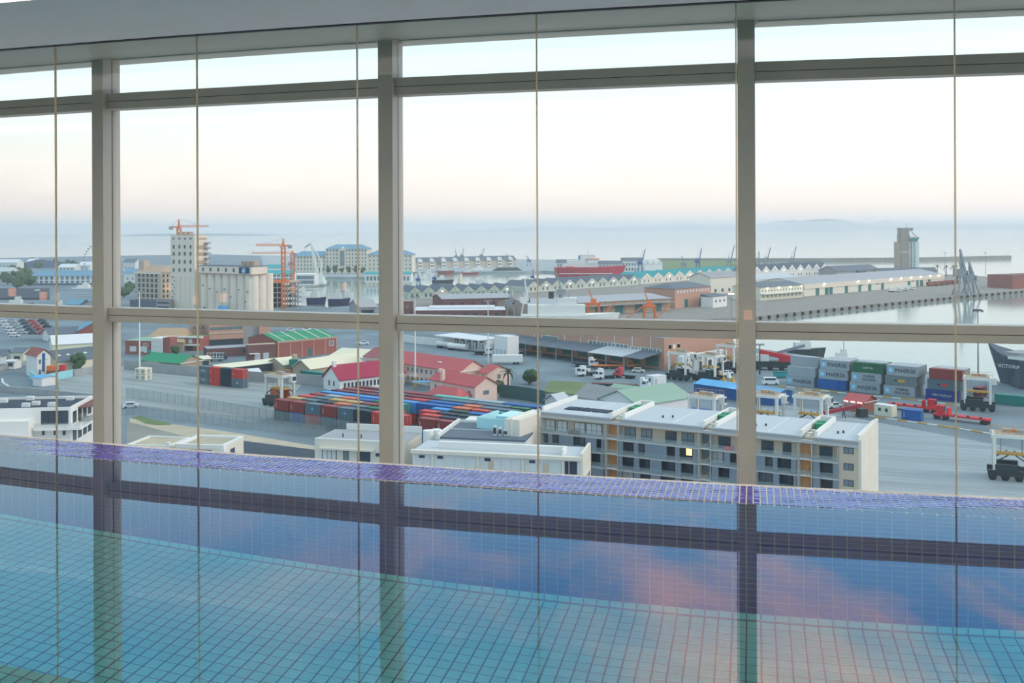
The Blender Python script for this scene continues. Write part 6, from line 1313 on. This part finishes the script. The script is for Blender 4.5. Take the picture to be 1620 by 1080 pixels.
# dock cranes round the basins
for k, (u, y, ut, yt, m_, lab) in enumerate(((1013, 434, 1021, 394, M_cblue, 'blue dock crane beside the white quay sheds'), (1082, 431, 1078.5, 404.5, M_cgrey, 'short grey dock crane on the grassy spit'), (1104, 431, 1110, 392.5, M_cblue, 'blue dock crane with a steep jib on the spit'), (1154, 429, 1162.5, 388, M_cgrey, 'big grey dock crane near the turquoise roofs'),
    (1212, 427, 1219.5, 391, M_cgrey, 'grey dock crane behind the white gabled sheds'), (1253, 427, 1260, 389.5, M_cgrey, 'grey dock crane with a long steep jib behind the white gables'), (1199, 427, 1201, 397, M_cgrey, 'grey dock crane beside the window post'), (695, 429, 696, 404, M_cgrey, 'dark dock crane above the fishing boats'), (722, 417, 720, 394.5, M_cgrey, 'thin dock crane behind the quay houses'), (731, 416, 733.5, 392.5, M_cgrey, 'thin leaning dock crane behind the quay houses'),
    (762, 416, 766, 392, M_cgrey, 'leaning dock crane at the end of the quay houses'), (803, 423, 802, 400, M_cgrey, 'dark dock crane by the grey breakwater heap'), (837, 421, 831, 404, M_cgrey, 'dock crane with a low jib on the quay'), (662, 453, 661, 432, M_cblue, 'small blue crane beside the sage gabled sheds'), (688, 452, 690, 428, M_cblue, 'blue crane standing by the green fishing nets'), (843, 450, 843, 425, M_cblue, 'blue crane at the end of the sage gabled sheds'))):
    dockcrane(u, y, ut, yt, m_, lab, None, port=.9 if y < 435 else .6)
dockcrane(808, 506, 806, 448, M_steel, 'pale lattice crane before the brown warehouse', port=.8); dockcrane(832, 507, 830, 440, M_offw, 'white lattice crane tower beside the white ship', port=.9)
# moored ships
rs = boat(931, 438, 110, 26, M_hullred, 'large red icebreaker ship with white decks', mst=24, rz=0, cat='ship', up=M_offw)
Yr = rs.location.y; s_ = Yr/F; B('funnel', rs, -12*s_, 0, 26*s_, 8*s_, 6, 8*s_, M_blueroof); B('white_stripe', rs, -5*s_, -110*s_*.13-.05, 5.5*s_, 84*s_, .12, 1.0*s_, M_white); B('upper_deck', rs, -16*s_, 0, 12*s_, 50*s_, 14, 8*s_, M_offw); B('wheelhouse', rs, 6*s_, 0, 22*s_, 16*s_, 16, 6*s_, M_offw); B('wheelhouse_band', rs, 6*s_, 0, 28*s_, 22*s_, 17, 1.2*s_, M_orange); B('lifeboat', rs, -30*s_, -10, 14*s_, 13*s_, 3, 3*s_, M_redpaint)
sh = boat(900, 518, 150, 17, M_offw, 'white naval survey ship moored behind the brick warehouse', mst=13, cat='ship', up=M_offw); s_ = sh.location.y/F
B('funnel', sh, -28*s_, 0, 16, 8*s_, 4, 3.5, M_dgreen); b = MB(); b.cyl((-12*s_, 0, 8), (-12*s_, 0, 18), 1.5, 1.2, 10); b.build('crane_column', M_steel, sh); B('crane_house', sh, -12*s_, 0, 18, 5, 4, 3, M_steel); b = MB(); b.bar((-12*s_, 0, 21), (-22*s_, 0, 33), .8, .4); b.build('crane_jib', M_pgreen, sh); B('radar_dome', sh, 9*s_, 0, 14, 2.4, 2.4, 2.6, M_white, shape='ball'); B('main_deck', sh, -20*s_, 0, 6, 90*s_, 10, 6.5, M_offw)
dk = Bld('cargo_ship', 'dark slate cargo ship with a red waterline moored at the quay', 'ship', (1566, 609), (1760, 636), 0, depth=16, dz=-2.4)
p0 = dk.a; b = MB(); Ls = 70.0
zt = lambda x: 11.0 + 2.2*max(0, (14-x)/14)**2
secs = []
for x in (-6.0, -3.0, 0, 4, 10, 20, 70): secs.append((x, 0.1 if x < -5 else 2.2 if x < -2 else 4.2 if x < 1 else 6.2 if x < 5 else 7.6 if x < 12 else 8.0))
def hullband(z0f, z1f, m_, nm_):
    b = MB(); ring = []
    for x, hw in secs:
        zb_, zt_ = z0f(x), z1f(x); sh0 = lambda z: x + (6.0*max(0, 1-z/11.0) if x < 1 else 0)*(1 if x < 1 else 0)
        k0 = hw*(.45+.55*min(1, zb_/11)) if x < 6 else hw; k1 = hw*(.45+.55*min(1, zt_/11)) if x < 6 else hw
        ring.append(((sh0(zb_), 8-k0, zb_), (sh0(zt_), 8-k1, zt_), (sh0(zt_), 8+k1, zt_), (sh0(zb_), 8+k0, zb_)))
    for r0, r1 in zip(ring, ring[1:]):
        for i in range(4): b.quad(r0[i], r1[i], r1[(i+1) % 4], r0[(i+1) % 4])
    b.poly(ring[0]); b.poly(ring[-1][::-1]); return b.build(nm_, m_, dk.o)
hullband(lambda x: 0, lambda x: 2.6, mat('hull_antifoul', (132, 50, 62), .6), 'waterline_band'); hullband(lambda x: 2.6, zt, M_hulldk, 'hull')
dk.box('forecastle', 3, 12, 3, 13, 12.0, 13.4, M_grey); dk.box('hatch', 16, 40, 3, 13, 11, 13, M_grey); dk.box('deck_crane', 12.5, 14.5, 7, 9, 11, 22, M_silo); dk.box('rail', 6, 40, .4, .5, 11.6, 12.5, M_white); text('lettering', dk.o, 'VICTORIA', (6.5, .1, 9.2), 1.6, M_white, (pi/2, 0, .12))
# small craft, nets and quay clutter
for k, (u, y, l, h_, m_, lab, ms) in enumerate(((536, 484, 34, 12, M_hullnavy, 'white trawler with a navy hull beside the boat shed', 10), (500, 482, 30, 12, M_hullnavy, 'rigged working boat beside the building site', 12), (480, 468, 24, 8, M_offw, 'white motor boat behind the building site', 0), (552, 470, 14, 8, M_offw, 'small white boat with a mast off the boat shed', 8), (664, 441, 24, 8, M_offw, 'white fishing boat with lights', 8), (680, 437, 22, 9, M_offw, 'pale fishing boat packed beside others', 9), (705, 434, 26, 10, M_brick, 'red and white trawler among the fishing boats', 10), (742, 434, 30, 6, M_brick, 'low red boat before the quay houses', 0), (760, 430, 40, 7, M_offw, 'long white yacht before the quay houses', 14), (762, 446, 20, 5, M_offw, 'white launch near the sage sheds', 4), (700, 448, 34, 8, M_dgreen, 'dark green trawler behind the sage sheds', 8),
    (137, 461, 44, 8, M_offw, 'white motor yacht before the blue roofed shed', 5), (60, 467, 34, 5, M_offw, 'long white sailing boat by the dark quay', 26), (30, 489, 44, 9, M_hullnavy, 'white topped tug at the near quay', 7), (97, 487, 16, 6, M_offw, 'small boat beside the tug', 5), (1335, 575, 40, 6, M_offw, 'pale green launch behind the quay stacks', 10), (1275, 566, 60, 9, M_dgreen, 'dark workboat behind the first quay stack', 9))):
    boat(u, y, l, h_, m_, lab, None, mst=ms, rz=.05*(k % 3))
p = P(688, 447); wt_ = tag(empty('signal_tower', (*P(728, 449), GZ)), 'cream conical signal tower beside the basin', 'tower'); b = MB(); b.cyl((0, 0, 0), (0, 0, 9), 2.6, 1.8, 12); b.build('shaft', M_silo, wt_); B('cap', wt_, 0, 0, 9, 3, 3, 1.6, M_tan, shape='cyl')
for k, (u0, u1, y, hh_, lab) in enumerate(((880, 912, 430, 11, 'grey roofed quay store behind the red ship stern'), (946, 984, 431, 10, 'slate and white quay store behind the red ship bow'), (983, 1018, 430, 13, 'long white quay shed with tall windows'))):
    g = Bld('quay_store', lab, 'building', (u0, y), (u1, y), 0, depth=14); g.walls(hh_, M_offw); g.roof('gable', 3.5, M_slate, .6); g.wins('f', 7, (1.5, hh_*.55), 2.0, 3.2, M_glassm, 1)
g = zigzag('gabled_store', 'white three gabled store on the outer quay', (1020, 433), (1048, 432.5), 3, 11, 5, 14, M_offw, M_offw, 'building')
g = Bld('stone_heap_quay', 'dark stone mole in the basin', 'mole', (778, 429), (832, 428), 0, depth=14, dz=-2.5); g.box('mole', 0, g.L, 0, 14, 0, 6.5, M_dgreen, shape='hip')
# machinery near the basin below the rail
p = P(1228, 585); o = tag(empty('bulk_loader', (p.x, p.y, GZ), -.3), 'red and white bulk loader at the near quay', 'machine'); B('chassis', o, 0, 0, 1, 16, 4, 2.2, M_dgreen); b = MB(); b.bar((-6, 0, 6.5), (7, 0, 4.2), 1.6); b.build('red_boom', M_redpaint, o); b = MB(); b.bar((-6, 2, 4), (10, 2, 9), 1.0); b.build('lattice_boom', M_cgrey, o); B('white_tank', o, -6, 0, 3.2, 7, 3, 2.4, M_offw); B('hopper', o, 3, 0, 3.2, 4, 3, 2.0, M_redpaint); wheels(o, (-6, -2, 2, 6), (-2, 2), 1.0, .7)
p = P(1236, 597); o = tag(empty('teal_skip', (p.x, p.y, GZ)), 'small teal skip before the first quay stack', 'skip'); B('bin', o, 0, 0, .3, 5, 2.2, 1.8, M_teal); B('rim', o, 0, 0, 2.0, 5.2, 2.4, .2, M_tealdoor)
# ================================================================== far left shore
g = Bld('blue_roof_market', 'long white waterfront hall with a blue roof and tall windows', 'building', (51, 450.5), (170, 450), 0, depth=22); g.walls(8.6, M_offw); g.roof('gable', 4.6, M_blueroof, .8); g.wins('f', 14, (1.0, 4.8), 3.0, 2.8, M_glassm, 1.2); g.box('lower_awning', 0, g.L, -5, 0, 1.2, 1.7, M_blueroof)
g = gable('blue_gable_shed', 'blue roofed gabled shed beside the tug', (128, 484), (175, 483), 6, M_blueroof, M_grey, 4.5, depth=24, kind='gabley'); g.wins('f', 5, (1.5,), 1.4, 1.6, M_glassd, 3); g = gable('blue_gable_shed', 'dark blue roofed shed joined to the gabled shed', (104, 481), (126, 481.5), 5, M_blueroof, M_slate, 3, depth=10)
land('ground_dark_quay', [(-60, 474), (-60, 458), (78, 458), (78, 474)], M_dark, 'dark blue quay deck before the tug', dz=1.2, thick=.4)
M_far = mat('far_white_wall', (212, 214, 210), .8, var=.08)
for k, (u0, u1, y, h_, rm_, lab) in enumerate(((-15, 27, 426, 9, M_wroof, 'white flat block on the far shore'), (92, 118, 429, 5, M_wroof, 'low white roof beyond the blue market hall'), (124, 142, 428, 7, M_wroof, 'white gabled villa beside the big wheel'), (145, 172, 427, 7, M_lgrey, 'second white gabled villa under the big wheel'), (42, 56, 420, 6, M_wroof, 'small white house on the wooded shore'), (-10, 17, 441, 8, M_lgrey, 'pale round roofed hall among the trees'), (195, 214, 430, 12, M_slate, 'slate roofed block beside the stone hotel'), (196, 216, 448, 10, M_blueroof, 'blue roofed block below the stone hotel'), (455, 470, 427, 6, M_slate, 'small slate roofed house beside the arcade'))):
    g = Bld('shore_building', lab, 'building', (u0, y), (u1, y), 0, depth=16); g.walls(h_, M_far); g.roof('gable', 4, rm_, .5); g.wins('f', max(2, int(g.L/5)), (h_*.35,), 1.8, 2.0, M_glassm, 1)
for k in range(26):
    r_ = random.Random(k+50); u = (-10, 8, 25, 33, 40, 47, 54, 20, 12, 62, 70, 78, 88, 98, 30, 45, 2, 36, 52, 108, 116, 15, 196, 206, 26, 44)[k]; y = (436, 444, 442, 450, 446, 452, 447, 430, 450, 424, 421, 422, 421, 426, 436, 438, 420, 424, 418, 421, 424, 419, 470, 462, 456, 434)[k]
    tree(u, y, 7+r_.uniform(0, 3), 10+r_.uniform(0, 4), 'round dark tree in the grove on the far shore' if k < 22 or k > 23 else 'dark tree beside the stone hotel', 'trees on the far shore' if k < 22 or k > 23 else 'trees beside the stone hotel', seed=100+k)
ridge('hill_shore', [(35, 416), (50, 412.5), (58, 410.3), (66, 410), (76, 412), (92, 414), (110, 414.5), (130, 416)], 1400, 'low dark hill on the far shore', 60)
# big wheel
p = P(162, 430); s_ = p.y/F; fw = tag(empty('ferris_wheel', (p.x, p.y, GZ)), 'tall ferris wheel with dark cabins on the waterfront', 'ferris wheel'); Rw = 28*s_; hz_ = HT(412, 162, p.y)
b = MB(); n = 36
for k in range(n): a0, a1 = 2*pi*k/n, 2*pi*(k+1)/n; [b.bar((Rw*cos(a0)*f_, 0, hz_+Rw*sin(a0)*f_), (Rw*cos(a1)*f_, 0, hz_+Rw*sin(a1)*f_), .16) for f_ in (1, .93)]
b.build('rim', M_offw, fw)
for k in range(18): a = 2*pi*k/18; b = MB(); b.bar((0, 0, hz_), (Rw*cos(a), 0, hz_+Rw*sin(a)), .08); b.build('spoke', M_offw, fw)
for k in range(36): a = 2*pi*k/36; B('cabin', fw, (Rw+.6)*cos(a), 0, hz_+(Rw+.6)*sin(a)-.9, 1.5, 1.5, 1.7, M_cgrey)
for sx_ in (-1, 1): b = MB(); b.bar((sx_*8, 0, 0), (0, 0, hz_), .7); b.build('support_leg', M_offw, fw)
# scattered parked cars on the left lots
for k in range(26):
    r_ = random.Random(k+300); u = 3 + 16*(k % 5) + r_.uniform(-1.2, 1.2) + 4*(k//5); y = 509 + 4.8*(k//5) + r_.uniform(-.6, .6); c_ = [(226, 226, 226), (180, 186, 192), (70, 84, 100), (196, 70, 66), (60, 66, 74)][k % 5]
    car(u, y, .15 + r_.uniform(-.08, .08), c_, ['white', 'silver', 'slate blue', 'red', 'dark'][k % 5] + ' car on the wide street beyond the brick garage', group='cars on the wide street')
